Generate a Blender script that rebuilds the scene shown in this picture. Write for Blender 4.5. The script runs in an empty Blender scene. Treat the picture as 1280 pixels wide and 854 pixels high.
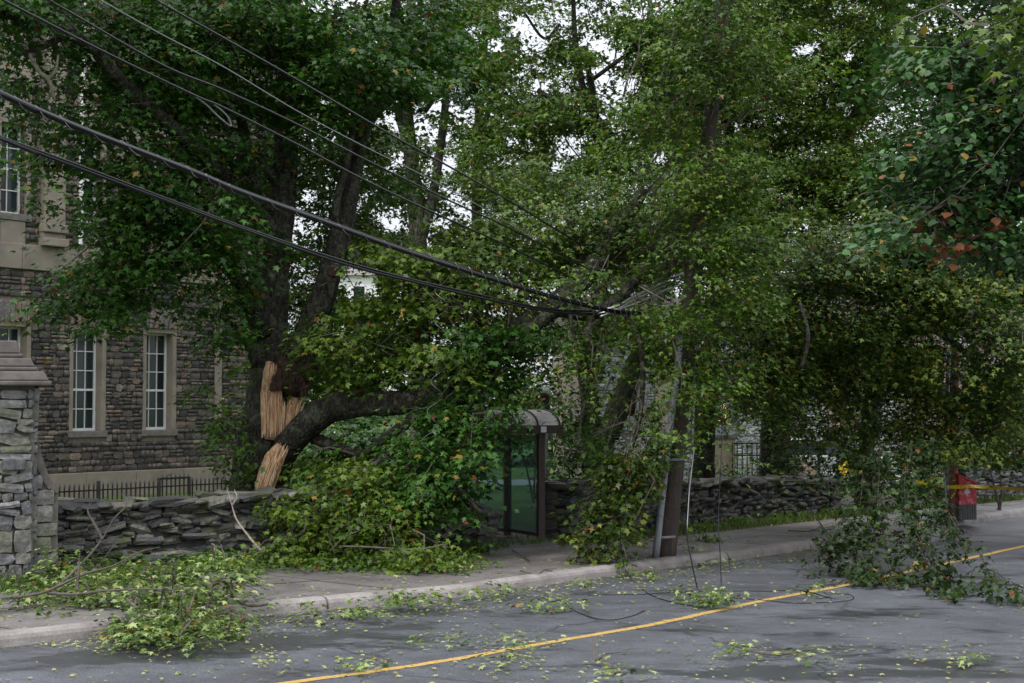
import bpy, math, random
import numpy as np
from mathutils import Vector, Matrix, Euler
random.seed(7); rng = np.random.default_rng(7)
scene = bpy.context.scene
COL = scene.collection

# ------------------------------------------------------------------ camera
F = 2000.0; HOR = 505.0; CH = 2.5
PITCH = math.atan((HOR - 427.0) / F)
cam_d = bpy.data.cameras.new('camera'); cam = bpy.data.objects.new('camera', cam_d); COL.objects.link(cam)
cam.location = (0, 0, CH); cam.rotation_euler = (math.pi / 2 + PITCH, 0, 0)
cam_d.sensor_width = 36; cam_d.lens = F / 1280 * 36; cam_d.clip_end = 3000; cam_d.clip_start = 0.1
scene.camera = cam
# ------------------------------------------------------------------ world, sun, exposure
SUN_EL, SUN_ROT = math.radians(58), math.radians(215)
w = bpy.data.worlds.new('World'); scene.world = w; w.use_nodes = True
nt = w.node_tree; bg = nt.nodes['Background']
sk = nt.nodes.new('ShaderNodeTexSky'); sk.sky_type = 'NISHITA'; sk.sun_disc = False
sk.sun_elevation = SUN_EL; sk.sun_rotation = SUN_ROT; sk.dust_density = 4; sk.air_density = 1
tcw = nt.nodes.new('ShaderNodeTexCoord'); nzw = nt.nodes.new('ShaderNodeTexNoise'); nzw.inputs['Scale'].default_value = 2.2; nzw.inputs['Detail'].default_value = 6
nt.links.new(tcw.outputs['Generated'], nzw.inputs['Vector'])
crw = nt.nodes.new('ShaderNodeValToRGB')
crw.color_ramp.elements[0].position = .3; crw.color_ramp.elements[0].color = (8.2, 8.6, 9.4, 1)
crw.color_ramp.elements[1].position = .75; crw.color_ramp.elements[1].color = (12.5, 12.6, 12.9, 1)
nt.links.new(nzw.outputs['Fac'], crw.inputs['Fac'])
mxw = nt.nodes.new('ShaderNodeMix'); mxw.data_type = 'RGBA'; mxw.inputs['Factor'].default_value = .88
nt.links.new(sk.outputs[0], mxw.inputs['A']); nt.links.new(crw.outputs[0], mxw.inputs['B'])
# overcast sky: the zenith is about three times as bright as the horizon
sxw = nt.nodes.new('ShaderNodeSeparateXYZ'); nt.links.new(tcw.outputs['Generated'], sxw.inputs[0])
m1w = nt.nodes.new('ShaderNodeMath'); m1w.operation = 'MULTIPLY_ADD'; m1w.use_clamp = False; m1w.inputs[1].default_value = 1.3; m1w.inputs[2].default_value = .64
mxa = nt.nodes.new('ShaderNodeMath'); mxa.operation = 'MAXIMUM'; mxa.inputs[1].default_value = 0; nt.links.new(sxw.outputs['Z'], mxa.inputs[0]); nt.links.new(mxa.outputs[0], m1w.inputs[0])
vmw = nt.nodes.new('ShaderNodeVectorMath'); vmw.operation = 'SCALE'; nt.links.new(mxw.outputs['Result'], vmw.inputs[0]); nt.links.new(m1w.outputs[0], vmw.inputs['Scale'])
nt.links.new(vmw.outputs[0], bg.inputs['Color']); bg.inputs['Strength'].default_value = .1
sd = bpy.data.lights.new('sun', 'SUN'); sun = bpy.data.objects.new('sun', sd); COL.objects.link(sun)
sd.energy = 1.5; sd.angle = math.radians(10); sd.color = (1, .96, .9)
_dir = Vector((math.sin(SUN_ROT) * math.cos(SUN_EL), math.cos(SUN_ROT) * math.cos(SUN_EL), math.sin(SUN_EL)))
sun.rotation_euler = _dir.to_track_quat('Z', 'Y').to_euler(); sun.location = (0, 0, 60)
scene.view_settings.view_transform = 'Standard'; scene.view_settings.look = 'None'
scene.view_settings.exposure = 0.5; scene.view_settings.gamma = 1
try:
    scene.cycles.max_bounces = 6; scene.cycles.diffuse_bounces = 2; scene.cycles.glossy_bounces = 2
    scene.cycles.transparent_max_bounces = 6; scene.cycles.transmission_bounces = 4
except Exception: pass

# ------------------------------------------------------------------ helpers
cp, sp = math.cos(PITCH), math.sin(PITCH)
def ray(px, py):
    x = (px - 640) / F; y = -(py - 427) / F
    return Vector((x, cp - y * sp, sp + y * cp))
def P(px, py, Y):
    d = ray(px, py); t = Y / d.y; return Vector((d.x * t, Y, CH + d.z * t))
def G(px, py, z=0.0):
    d = ray(px, py); t = (z - CH) / d.z; return Vector((d.x * t, d.y * t, z))
def tag(o, label=None, cat=None, group=None, kind=None):
    if label: o['label'] = label
    if cat: o['category'] = cat
    if group: o['group'] = group
    if kind: o['kind'] = kind
    return o
def wloc(o):
    v = Vector((0, 0, 0))
    while o is not None: v = v + o.location; o = o.parent
    return v
def empty(name, loc, label, cat, group=None):
    o = bpy.data.objects.new(name, None); COL.objects.link(o); o.location = loc; o.empty_display_size = .2
    return tag(o, label, cat, group)
class MB:
    def __init__(s): s.v = []; s.f = []
    def box(s, c, size, rz=0, R=None, taper=1.0):
        M = R if R is not None else Matrix.Rotation(rz, 3, 'Z')
        b = len(s.v)
        for z in (-.5, .5):
            k = 1.0 if z < 0 else taper
            for x, y in ((-.5, -.5), (.5, -.5), (.5, .5), (-.5, .5)):
                s.v.append(tuple(Vector(c) + M @ Vector((x * size[0] * k, y * size[1] * k, z * size[2]))))
        for q in ((3, 2, 1, 0), (4, 5, 6, 7), (0, 1, 5, 4), (1, 2, 6, 5), (2, 3, 7, 6), (3, 0, 4, 7)): s.f.append(tuple(b + i for i in q))
        return s
    def bar(s, a, b, wx, wz):
        a = Vector(a); b = Vector(b); d = b - a; q = d.to_track_quat('X', 'Z').to_matrix()
        return s.box((a + b) / 2, (d.length, wx, wz), R=q)
    def tube(s, pts, rad, n=8, jit=0.0, cap=True):
        pts = [Vector(p) for p in pts]; m = len(pts)
        if not hasattr(rad, '__len__'): rad = [rad] * m
        b = len(s.v); up = Vector((.13, .31, .94)).normalized(); pr = None
        for i, p in enumerate(pts):
            t = (pts[min(i + 1, m - 1)] - pts[max(i - 1, 0)])
            t = t.normalized() if t.length > 1e-9 else Vector((0, 0, 1))
            if pr is None:
                pr = t.cross(up)
                if pr.length < .1: pr = t.cross(Vector((1, 0, 0)))
                pr.normalize()
            pr = (pr - t * pr.dot(t)); pr.normalize(); se = t.cross(pr)
            for k in range(n):
                a = 2 * math.pi * k / n; r = rad[i] * (1 + (random.uniform(-jit, jit) if jit else 0))
                s.v.append(tuple(p + pr * (math.cos(a) * r) + se * (math.sin(a) * r)))
        for i in range(m - 1):
            for k in range(n):
                k2 = (k + 1) % n; s.f.append((b + i * n + k, b + i * n + k2, b + (i + 1) * n + k2, b + (i + 1) * n + k))
        if cap: s.f.append(tuple(b + k for k in range(n))[::-1]); s.f.append(tuple(b + (m - 1) * n + k for k in range(n)))
        return s
    def lathe(s, c, prof, n=16):
        return s.tube([Vector(c) + Vector((0, 0, z)) for z, r in prof], [r for z, r in prof], n) if False else s._lathe(c, prof, n)
    def _lathe(s, c, prof, n):
        b = len(s.v); c = Vector(c)
        for z, r in prof:
            for k in range(n): a = 2 * math.pi * k / n; s.v.append((c.x + math.cos(a) * r, c.y + math.sin(a) * r, c.z + z))
        for i in range(len(prof) - 1):
            for k in range(n): k2 = (k + 1) % n; s.f.append((b + i * n + k, b + i * n + k2, b + (i + 1) * n + k2, b + (i + 1) * n + k))
        s.f.append(tuple(b + k for k in range(n))[::-1]); s.f.append(tuple(b + (len(prof) - 1) * n + k for k in range(n)))
        return s
    def poly(s, pts, z0, z1):      # prism
        b = len(s.v); n = len(pts)
        for z in (z0, z1):
            for p in pts: s.v.append((p[0], p[1], z))
        s.f.append(tuple(range(b, b + n))[::-1]); s.f.append(tuple(range(b + n, b + 2 * n)))
        for i in range(n): j = (i + 1) % n; s.f.append((b + i, b + j, b + n + j, b + n + i))
        return s
    def build(s, name, mat, parent=None, smooth=False, bevel=0):
        o0 = wloc(parent) if parent else Vector((0, 0, 0))
        me = bpy.data.meshes.new(name); me.from_pydata([tuple(Vector(v) - o0) for v in s.v], [], s.f)
        me.materials.append(mat)
        if smooth: me.polygons.foreach_set('use_smooth', [True] * len(me.polygons))
        me.update()
        o = bpy.data.objects.new(name, me); COL.objects.link(o); o.parent = parent
        if bevel:
            m = o.modifiers.new('bevel', 'BEVEL'); m.width = bevel; m.segments = 2; m.limit_method = 'ANGLE'
        return o
def npmesh(name, V, Tri, mat, parent=None, smooth=False):
    o0 = np.array(wloc(parent)) if parent else np.zeros(3)
    V = (np.asarray(V, dtype=np.float64) - o0).astype(np.float32); Tri = np.asarray(Tri, dtype=np.int32)
    me = bpy.data.meshes.new(name); me.vertices.add(len(V)); me.vertices.foreach_set('co', V.ravel())
    k = Tri.shape[1]; me.loops.add(Tri.size); me.loops.foreach_set('vertex_index', Tri.ravel())
    me.polygons.add(len(Tri)); me.polygons.foreach_set('loop_start', np.arange(0, Tri.size, k, dtype=np.int32))
    try: me.polygons.foreach_set('loop_total', np.full(len(Tri), k, dtype=np.int32))
    except Exception: pass
    me.materials.append(mat); me.update(calc_edges=True)
    o = bpy.data.objects.new(name, me); COL.objects.link(o); o.parent = parent
    return o
def smoothline(pts, n=6):
    pts = [Vector(p) for p in pts]
    if len(pts) < 3: return [pts[0].lerp(pts[-1], i / n) for i in range(n + 1)]
    ext = [pts[0] * 2 - pts[1]] + pts + [pts[-1] * 2 - pts[-2]]; out = []
    for i in range(1, len(ext) - 2):
        a, b, c, d = ext[i - 1:i + 3]
        for k in range(n):
            t = k / n; out.append(.5 * ((2 * b) + (c - a) * t + (2 * a - 5 * b + 4 * c - d) * t * t + (3 * b - a - 3 * c + d) * t ** 3))
    out.append(pts[-1]); return out
def smoothval(v, n=6):
    out = []
    for i in range(len(v) - 1):
        for k in range(n): out.append(v[i] + (v[i + 1] - v[i]) * k / n)
    return out + [v[-1]]

# ------------------------------------------------------------------ materials
def newmat(name):
    m = bpy.data.materials.new(name); m.use_nodes = True
    return m, m.node_tree, m.node_tree.nodes['Principled BSDF']
def nd(t, ty, **kw):
    n = t.nodes.new(ty)
    for k, v in kw.items():
        if k in n.inputs.keys(): n.inputs[k].default_value = v
        else: setattr(n, k, v)
    return n
def ramp(t, fac, stops, interp='LINEAR'):
    r = t.nodes.new('ShaderNodeValToRGB'); e = r.color_ramp.elements; r.color_ramp.interpolation = interp
    while len(e) < len(stops): e.new(.5)
    for i, (p, c) in enumerate(stops):
        e[i].position = p; e[i].color = (c[0], c[1], c[2], 1) if hasattr(c, '__len__') else (c, c, c, 1)
    t.links.new(fac, r.inputs['Fac']); return r.outputs['Color']
def mixc(t, a, b, fac, mode='MIX'):
    m = t.nodes.new('ShaderNodeMix'); m.data_type = 'RGBA'; m.blend_type = mode
    for s, v in (('A', a), ('B', b)):
        if hasattr(v, 'links') or hasattr(v, 'is_linked'): t.links.new(v, m.inputs[s])
        else: m.inputs[s].default_value = (*v, 1)
    if hasattr(fac, 'is_linked'): t.links.new(fac, m.inputs['Factor'])
    else: m.inputs['Factor'].default_value = fac
    return m.outputs['Result']
def coords(t, scale=(1, 1, 1), rot=(0, 0, 0), world=True):
    if world:
        g = t.nodes.new('ShaderNodeNewGeometry'); src = g.outputs['Position']
    else:
        g = t.nodes.new('ShaderNodeTexCoord'); src = g.outputs['Object']
    mp = t.nodes.new('ShaderNodeMapping'); mp.inputs['Scale'].default_value = scale; mp.inputs['Rotation'].default_value = rot
    t.links.new(src, mp.inputs['Vector']); return mp.outputs['Vector']
def noise(t, vec, scale, detail=6, rough=.6):
    n = nd(t, 'ShaderNodeTexNoise', Scale=scale, Detail=detail, Roughness=rough); t.links.new(vec, n.inputs['Vector']); return n.outputs['Fac']
def bump(t, b, h, strength, dist):
    n = nd(t, 'ShaderNodeBump', Strength=strength, Distance=dist); t.links.new(h, n.inputs['Height']); t.links.new(n.outputs['Normal'], b.inputs['Normal'])
def pieceid(t):
    oi = t.nodes.new('ShaderNodeObjectInfo'); g = t.nodes.new('ShaderNodeNewGeometry')
    a = nd(t, 'ShaderNodeMath', operation='ADD'); t.links.new(oi.outputs['Random'], a.inputs[0]); t.links.new(g.outputs['Random Per Island'], a.inputs[1])
    f = nd(t, 'ShaderNodeMath', operation='FRACT'); t.links.new(a.outputs[0], f.inputs[0]); return f.outputs[0]
def simple(name, col, rough=.6, metal=0, nscale=0, namt=.3, bmp=0, spec=.5):
    m, t, b = newmat(name); b.inputs['Base Color'].default_value = (*col, 1); b.inputs['Roughness'].default_value = rough; b.inputs['Metallic'].default_value = metal
    b.inputs['Specular IOR Level'].default_value = spec
    if nscale:
        v = coords(t); n = noise(t, v, nscale)
        c = ramp(t, n, [(.3, tuple(x * (1 - namt) for x in col)), (.7, tuple(min(1, x * (1 + namt)) for x in col))])
        t.links.new(c, b.inputs['Base Color'])
        if bmp: bump(t, b, n, .6, bmp)
    return m
def stonemat(name, stops, rough=.8, moss=0.0, fine=30):
    m, t, b = newmat(name); pid = pieceid(t)
    c = ramp(t, pid, stops); v = coords(t); n1 = noise(t, v, 6); n2 = noise(t, v, fine)
    c = mixc(t, c, ramp(t, n2, [(.3, .45), (.7, 1.5)]), 1.0, 'MULTIPLY')
    c = mixc(t, c, ramp(t, n1, [(.35, .7), (.7, 1.25)]), .8, 'MULTIPLY')
    if moss: c = mixc(t, c, (.07, .085, .03), ramp(t, noise(t, v, 3.1), [(.52, 0), (.68, moss)]))
    t.links.new(c, b.inputs['Base Color']); b.inputs['Roughness'].default_value = rough
    bump(t, b, n2, .8, .02); return m
def leafmat(name, cols, trans=.25, rough=.42, wide=.5):
    m, t, b = newmat(name); g = t.nodes.new('ShaderNodeNewGeometry'); v = coords(t)
    n = noise(t, v, .9, 3, .6)
    a = nd(t, 'ShaderNodeMath', operation='MULTIPLY'); a.inputs[1].default_value = 1 - wide; t.links.new(g.outputs['Random Per Island'], a.inputs[0])
    a2 = nd(t, 'ShaderNodeMapRange'); a2.inputs['From Min'].default_value = .3; a2.inputs['From Max'].default_value = .7; a2.inputs['To Max'].default_value = wide; t.links.new(n, a2.inputs['Value'])
    s = nd(t, 'ShaderNodeMath', operation='ADD'); t.links.new(a.outputs[0], s.inputs[0]); t.links.new(a2.outputs[0], s.inputs[1])
    st = [((i / (len(cols) - 1)) ** .75, tuple(x * k for x in c)) for i, (c, k) in enumerate(zip(cols, (.6, .85, 1.0, 1.15, 1.2)))]
    c = ramp(t, s.outputs[0], st)
    # a few turning, brown or yellow leaves
    g2 = nd(t, 'ShaderNodeMath', operation='MULTIPLY'); g2.inputs[1].default_value = 37.3; t.links.new(g.outputs['Random Per Island'], g2.inputs[0])
    fr = nd(t, 'ShaderNodeMath', operation='FRACT'); t.links.new(g2.outputs[0], fr.inputs[0])
    c = mixc(t, c, (.19, .13, .02), ramp(t, fr.outputs[0], [(0, 1), (.012, 1), (.016, 0), (1, 0)], 'CONSTANT'))
    c = mixc(t, c, (.16, .05, .015), ramp(t, fr.outputs[0], [(0, 0), (.985, 0), (.99, 1), (1, 1)], 'CONSTANT'))
    t.links.new(c, b.inputs['Base Color']); b.inputs['Roughness'].default_value = rough; b.inputs['Specular IOR Level'].default_value = .3
    tr = t.nodes.new('ShaderNodeBsdfTranslucent'); c2 = mixc(t, c, (1.2, 1.35, .5), 1.0, 'MULTIPLY'); t.links.new(c2, tr.inputs['Color'])
    mx = t.nodes.new('ShaderNodeMixShader'); mx.inputs[0].default_value = trans
    out = t.nodes['Material Output']; t.links.new(b.outputs[0], mx.inputs[1]); t.links.new(tr.outputs[0], mx.inputs[2]); t.links.new(mx.outputs[0], out.inputs['Surface'])
    return m
def barkmat(name, c0, c1, lichen, amt):
    m, t, b = newmat(name); v = coords(t, (1, 1, .28)); v2 = coords(t)
    vo = nd(t, 'ShaderNodeTexVoronoi', Scale=26); t.links.new(v, vo.inputs['Vector']); n = noise(t, v, 22, 8, .7); n2 = noise(t, v2, 5, 8, .7)
    h = nd(t, 'ShaderNodeMath', operation='MULTIPLY'); t.links.new(vo.outputs['Distance'], h.inputs[0]); t.links.new(n, h.inputs[1])
    c = ramp(t, h.outputs[0], [(.05, c0), (.45, c1)])
    n3 = noise(t, v2, 17, 6, .75)
    mm = nd(t, 'ShaderNodeMath', operation='MULTIPLY'); t.links.new(n2, mm.inputs[0]); t.links.new(n3, mm.inputs[1])
    c = mixc(t, c, lichen, ramp(t, mm.outputs[0], [(.24, 0), (.31, amt)]))
    t.links.new(c, b.inputs['Base Color']); b.inputs['Roughness'].default_value = .85; b.inputs['Specular IOR Level'].default_value = .2
    bump(t, b, h.outputs[0], 1.0, .06); return m

M = {}
# asphalt: damp, patched, cracked
m, t, b = newmat('asphalt'); v = coords(t); vs = coords(t, (.6, .9, 1), (0, 0, math.radians(49)))
n1 = noise(t, vs, .7, 5, .62); n2 = noise(t, v, 45, 5, .8); n3 = noise(t, v, 1.6, 12, .75)
c = ramp(t, n1, [(.33, (.052, .054, .062)), (.5, (.072, .076, .088)), (.66, (.092, .098, .114))])
c = mixc(t, c, ramp(t, n2, [(.38, .2), (.64, 1.9)]), .9, 'MULTIPLY'); c = mixc(t, c, ramp(t, n3, [(.35, .65), (.6, 1.12)]), .9, 'MULTIPLY')
vd = coords(t, (1, 1, 1)); dn = nd(t, 'ShaderNodeTexNoise', Scale=1.5, Detail=5); t.links.new(vd, dn.inputs['Vector'])
dm = mixc(t, vd, dn.outputs['Color'], .35)
vo = nd(t, 'ShaderNodeTexVoronoi', Scale=.42, feature='DISTANCE_TO_EDGE'); t.links.new(dm, vo.inputs['Vector'])
c = mixc(t, c, (.022, .022, .025), ramp(t, vo.outputs['Distance'], [(0, .9), (.003, .8), (.006, 0)]))
n4 = noise(t, coords(t, (.45, .9, 1), (0, 0, math.radians(49))), .7, 12, .7)
c = mixc(t, c, (.022, .022, .024), ramp(t, n4, [(.545, 0), (.565, .6)]))
t.links.new(c, b.inputs['Base Color'])
t.links.new(ramp(t, n4, [(.45, .6), (.6, .28)]), b.inputs['Roughness']); b.inputs['Specular IOR Level'].default_value = .5
bump(t, b, n2, .5, .006); M['asphalt'] = m
def concrete(name, col, stain, rough=.8, sc=1.3):
    m, t, b = newmat(name); v = coords(t); n1 = noise(t, v, sc, 7, .65); n2 = noise(t, v, 45, 3, .7); pid = pieceid(t)
    c = ramp(t, n1, [(.35, stain), (.62, col)]); c = mixc(t, c, ramp(t, n2, [(.3, .7), (.7, 1.25)]), .8, 'MULTIPLY')
    c = mixc(t, c, ramp(t, pid, [(0, .82), (1, 1.15)]), 1, 'MULTIPLY')
    t.links.new(c, b.inputs['Base Color']); b.inputs['Roughness'].default_value = rough; bump(t, b, n2, .5, .008); return m
M['walk'] = concrete('pavement_concrete', (.16, .147, .143), (.09, .081, .078), .6)
M['kerb'] = concrete('kerb_concrete', (.26, .236, .226), (.14, .125, .118), .65, 2.5)
m, t, b = newmat('yellow_paint'); v = coords(t); n = noise(t, v, 16, 10, .8)
c = ramp(t, n, [(.4, (.08, .07, .06)), (.46, (.38, .24, .06)), (.75, (.5, .33, .08))]); t.links.new(c, b.inputs['Base Color']); b.inputs['Roughness'].default_value = .6; M['yellow'] = m
m, t, b = newmat('soil_and_grass'); v = coords(t); n = noise(t, v, .8, 8, .7); n2 = noise(t, v, 25, 4, .8)
c = ramp(t, n, [(.35, (.045, .07, .018)), (.6, (.075, .13, .025)), (.8, (.1, .15, .035))]); c = mixc(t, c, ramp(t, n2, [(.25, .5), (.75, 1.5)]), 1, 'MULTIPLY')
t.links.new(c, b.inputs['Base Color']); b.inputs['Roughness'].default_value = .9; b.inputs['Specular IOR Level'].default_value = .2; bump(t, b, n2, 1, .03); M['lawn'] = m
M['dirt'] = simple('leaf_mould_soil', (.05, .042, .028), .9, 0, 8, .5, .02)
M['slate'] = stonemat('dry_slate_stone', [(0, (.03, .03, .033)), (.35, (.055, .053, .053)), (.6, (.085, .082, .066)), (.85, (.17, .165, .14)), (1, (.06, .061, .072))], .5, .9)
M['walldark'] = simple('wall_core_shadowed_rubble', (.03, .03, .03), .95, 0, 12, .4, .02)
M['rock'] = stonemat('rock_faced_ironstone', [(0, (.04, .036, .038)), (.3, (.072, .063, .063)), (.6, (.11, .095, .088)), (.82, (.15, .12, .1)), (.95, (.2, .14, .11)), (1, (.28, .24, .21))], .7)
M['mortar'] = simple('pale_mortar', (.27, .225, .195), .9, 0, 14, .3, .01)
M['pier'] = stonemat('pier_rubble_stone', [(0, (.07, .073, .082)), (.3, (.115, .115, .12)), (.6, (.16, .155, .145)), (.8, (.12, .12, .09)), (1, (.22, .22, .23))], .65, .7, 14)
M['piermortar'] = simple('pier_mortar', (.13, .12, .105), .9, 0, 14, .3, .01)
M['pcap'] = simple('weathered_capstone', (.085, .073, .068), .75, 0, 5, .4, .012)
M['lime'] = simple('dressed_limestone', (.25, .215, .175), .8, 0, 2.2, .22, .006)
M['sill'] = simple('dark_sill_stone', (.16, .145, .135), .8, 0, 8, .3, .006)
M['lintel'] = stonemat('lintel_stone', [(0, (.13, .12, .13)), (.5, (.2, .175, .17)), (1, (.27, .17, .14))], .8)
M['white'] = simple('white_window_paint', (.74, .74, .72), .45, 0, 9, .08)
m, t, b = newmat('window_glass'); v = coords(t); pid = pieceid(t)
t.links.new(ramp(t, pid, [(0, (.008, .014, .016)), (.6, (.018, .03, .038)), (1, (.035, .05, .05))]), b.inputs['Base Color']); b.inputs['Roughness'].default_value = .06; b.inputs['Specular IOR Level'].default_value = .4; M['glass'] = m
M['iron'] = simple('black_iron', (.02, .02, .022), .5, .3, 20, .3)
M['bark'] = barkmat('maple_bark', (.006, .005, .005), (.042, .035, .029), (.09, .105, .07), .7)
M['barkb'] = barkmat('far_bark', (.015, .013, .011), (.085, .073, .06), (.15, .165, .12), .7)
M['barkg'] = barkmat('green_lichen_bark', (.018, .022, .012), (.06, .068, .042), (.1, .125, .065), .75)
M['twig'] = simple('twig_bark', (.075, .062, .052), .8, 0, 10, .5)
M['paletwig'] = simple('pale_dead_twig', (.2, .17, .14), .8, 0, 10, .4)
m, t, b = newmat('torn_wood'); v = coords(t, (9, 9, .9)); n = noise(t, v, 3.0, 10, .85); n2 = noise(t, coords(t), 3, 5)
c = ramp(t, n, [(.36, (.1, .035, .015)), (.45, (.42, .19, .08)), (.52, (.62, .42, .25)), (.66, (.8, .68, .5))])
t.links.new(c, b.inputs['Base Color']); b.inputs['Roughness'].default_value = .7; bump(t, b, n, 1, .03); M['wood'] = m
M['rot'] = simple('dark_rotten_heartwood', (.035, .016, .01), .9, 0, 9, .6, .04)
m, t, b = newmat('creosoted_pole'); v = coords(t, (30, 30, 1.5)); n = noise(t, v, 1.2, 7, .7)
c = ramp(t, n, [(.3, (.016, .011, .009)), (.55, (.05, .034, .028)), (.8, (.12, .085, .07))]); t.links.new(c, b.inputs['Base Color']); b.inputs['Roughness'].default_value = .8; bump(t, b, n, .8, .015); M['pole'] = m
M['poler'] = simple('reddish_pole_wood', (.27, .14, .105), .8, 0, 14, .4, .01)
M['conduit'] = simple('grey_conduit_plastic', (.21, .225, .25), .4, 0, 6, .25)
M['cable'] = simple('black_cable_sheath', (.004, .004, .006), .16, 0, spec=.35)
M['wire'] = simple('aluminium_wire', (.6, .62, .65), .3, .9)
M['thinwire'] = simple('grey_steel_wire', (.2, .2, .21), .4, .6)
M['bronze'] = simple('brown_shelter_frame', (.055, .036, .032), .45, .2, 12, .2)
M['shroof'] = simple('grey_shelter_roof', (.7, .67, .65), .5, 0, 5, .25)
m, t, b = newmat('shelter_glass'); b.inputs['Base Color'].default_value = (.55, .66, .66, 1); b.inputs['Roughness'].default_value = .08
tr = t.nodes.new('ShaderNodeBsdfTransparent'); tr.inputs[0].default_value = (.5, .62, .64, 1); mx = t.nodes.new('ShaderNodeMixShader'); mx.inputs[0].default_value = .12
t.links.new(tr.outputs[0], mx.inputs[1]); t.links.new(b.outputs[0], mx.inputs[2]); t.links.new(mx.outputs[0], t.nodes['Material Output'].inputs['Surface']); M['shglass'] = m
M['globe'] = simple('milky_lamp_globe', (.75, .75, .78), .3)
M['tape'] = simple('yellow_caution_tape', (.8, .6, .02), .4, 0, 5, .15)
m, t, b = newmat('red_patterned_panel'); v = coords(t); vo = nd(t, 'ShaderNodeTexVoronoi', Scale=9); t.links.new(v, vo.inputs['Vector'])
c = ramp(t, vo.outputs['Distance'], [(.0, (.12, .05, .2)), (.22, (.3, .04, .1)), (.3, (.55, .02, .035)), (.62, (.6, .025, .04)), (.7, (.62, .2, .22))]); t.links.new(c, b.inputs['Base Color']); b.inputs['Roughness'].default_value = .35; M['redpat'] = m
M['red'] = simple('red_box_paint', (.55, .03, .05), .35, 0, 6, .1)
M['boxgrey'] = simple('grey_box_base', (.1, .105, .11), .5, 0, 15, .2)
M['pale'] = simple('pale_emblem', (.8, .72, .7), .5)
M['greystone'] = stonemat('blue_grey_ashlar', [(0, (.17, .185, .19)), (.5, (.24, .26, .265)), (1, (.33, .35, .35))], .8)
M['redstone'] = stonemat('reddish_rubble', [(0, (.12, .085, .08)), (.5, (.2, .14, .125)), (1, (.32, .26, .24))], .8)
M['tan'] = simple('tan_gate_stone', (.36, .31, .23), .8, 0, 4, .25, .01)
M['carvest'] = simple('pinkish_standing_stone', (.36, .27, .22), .85, 0, 9, .45, .04)
M['farwhite'] = simple('far_pale_render', (.7, .71, .72), .8)
M['carpaint'] = simple('silver_car_paint', (.6, .6, .61), .2, .6)
M['rubber'] = simple('black_rubber', (.02, .02, .02), .8)
M['gold'] = simple('gilded_metal', (.9, .66, .2), .35, .5)
# leaves
M['leafdark'] = leafmat('maple_leaf_dark', [(.011, .034, .006), (.027, .08, .011), (.05, .128, .018), (.09, .195, .035)])
M['leafmid'] = leafmat('maple_leaf_mid', [(.019, .046, .008), (.056, .115, .015), (.11, .185, .024), (.23, .3, .06)])
M['leafyel'] = leafmat('maple_leaf_yellowing', [(.022, .048, .007), (.06, .115, .014), (.11, .17, .02), (.19, .23, .035)])
M['leafolive'] = leafmat('wind_scorched_leaf', [(.014, .03, .007), (.038, .074, .012), (.07, .122, .018), (.15, .16, .03), (.15, .23, .05)])
M['leafdrag'] = leafmat('backlit_torn_branch_leaf', [(.008, .018, .005), (.018, .042, .008), (.032, .066, .012), (.08, .12, .025)])  # palette darkened: the branches' backlit shade is put into the leaf colour
M['leaflin'] = leafmat('linden_leaf', [(.008, .028, .006), (.02, .064, .014), (.038, .105, .024), (.08, .17, .05)], .2, .5)
M['leaffallen'] = leafmat('fallen_green_leaf', [(.03, .06, .009), (.06, .115, .015), (.1, .16, .025), (.26, .32, .13), (.17, .2, .03)], .15, .45, .25)
M['leafpale'] = leafmat('scattered_leaf', [(.12, .16, .03), (.24, .28, .08), (.36, .38, .16), (.3, .25, .06), (.1, .15, .03)], .1, .5, .2)
M['leafbrown'] = leafmat('dead_brown_leaf', [(.1, .03, .012), (.18, .06, .025), (.25, .1, .04)], .2, .6)
M['shrub'] = leafmat('bright_shrub_leaf', [(.04, .09, .015), (.075, .16, .02), (.12, .22, .03)])
M['grass'] = leafmat('grass_blade', [(.04, .08, .012), (.08, .15, .02), (.13, .21, .035)], .2)

# ------------------------------------------------------------------ foliage engine
T3 = (np.array([(0, 0, 0), (.5, .36, -.1), (.17, .5, .02), (0, 1, -.14), (-.17, .5, .02), (-.5, .36, -.1)]), np.array([(0, 1, 2), (0, 2, 3), (0, 3, 4), (0, 4, 5)]))
T5 = (np.array([(0, 0, 0), (.36, .0, -.05), (.22, .24, 0), (.56, .5, -.1), (.2, .56, .02), (0, 1.02, -.14), (-.2, .56, .02), (-.56, .5, -.1), (-.22, .24, 0), (-.36, .0, -.05)]),
      np.array([(0, 1, 2), (2, 3, 4), (0, 2, 4), (0, 4, 5), (0, 5, 6), (6, 7, 8), (0, 6, 8), (0, 8, 9)]))
TL = (np.array([(0, 0, 0), (.4, .18, -.03), (.42, .5, -.03), (0, 1, -.12), (-.42, .5, -.03), (-.4, .18, -.03)]), np.array([(0, 1, 2), (0, 2, 3), (0, 3, 4), (0, 4, 5)]))
def norm(a): return a / np.maximum(np.linalg.norm(a, axis=1, keepdims=True), 1e-6)
def leaves(name, parent, mat, C, D, N, S, tpl=T3):
    D = norm(D); R = norm(np.cross(D, N)); N2 = np.cross(R, D); tv, tf = tpl; k = len(tv)
    S = S[:, None]; V = np.empty((len(C), k, 3))
    for i, (x, y, z) in enumerate(tv): V[:, i] = C + (R * x + D * y + N2 * z) * S
    Fc = (tf[None] + (np.arange(len(C)) * k)[:, None, None]).reshape(-1, 3)
    return npmesh(name, V.reshape(-1, 3), Fc, mat, parent)
LEAFCOUNT = 0
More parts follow.
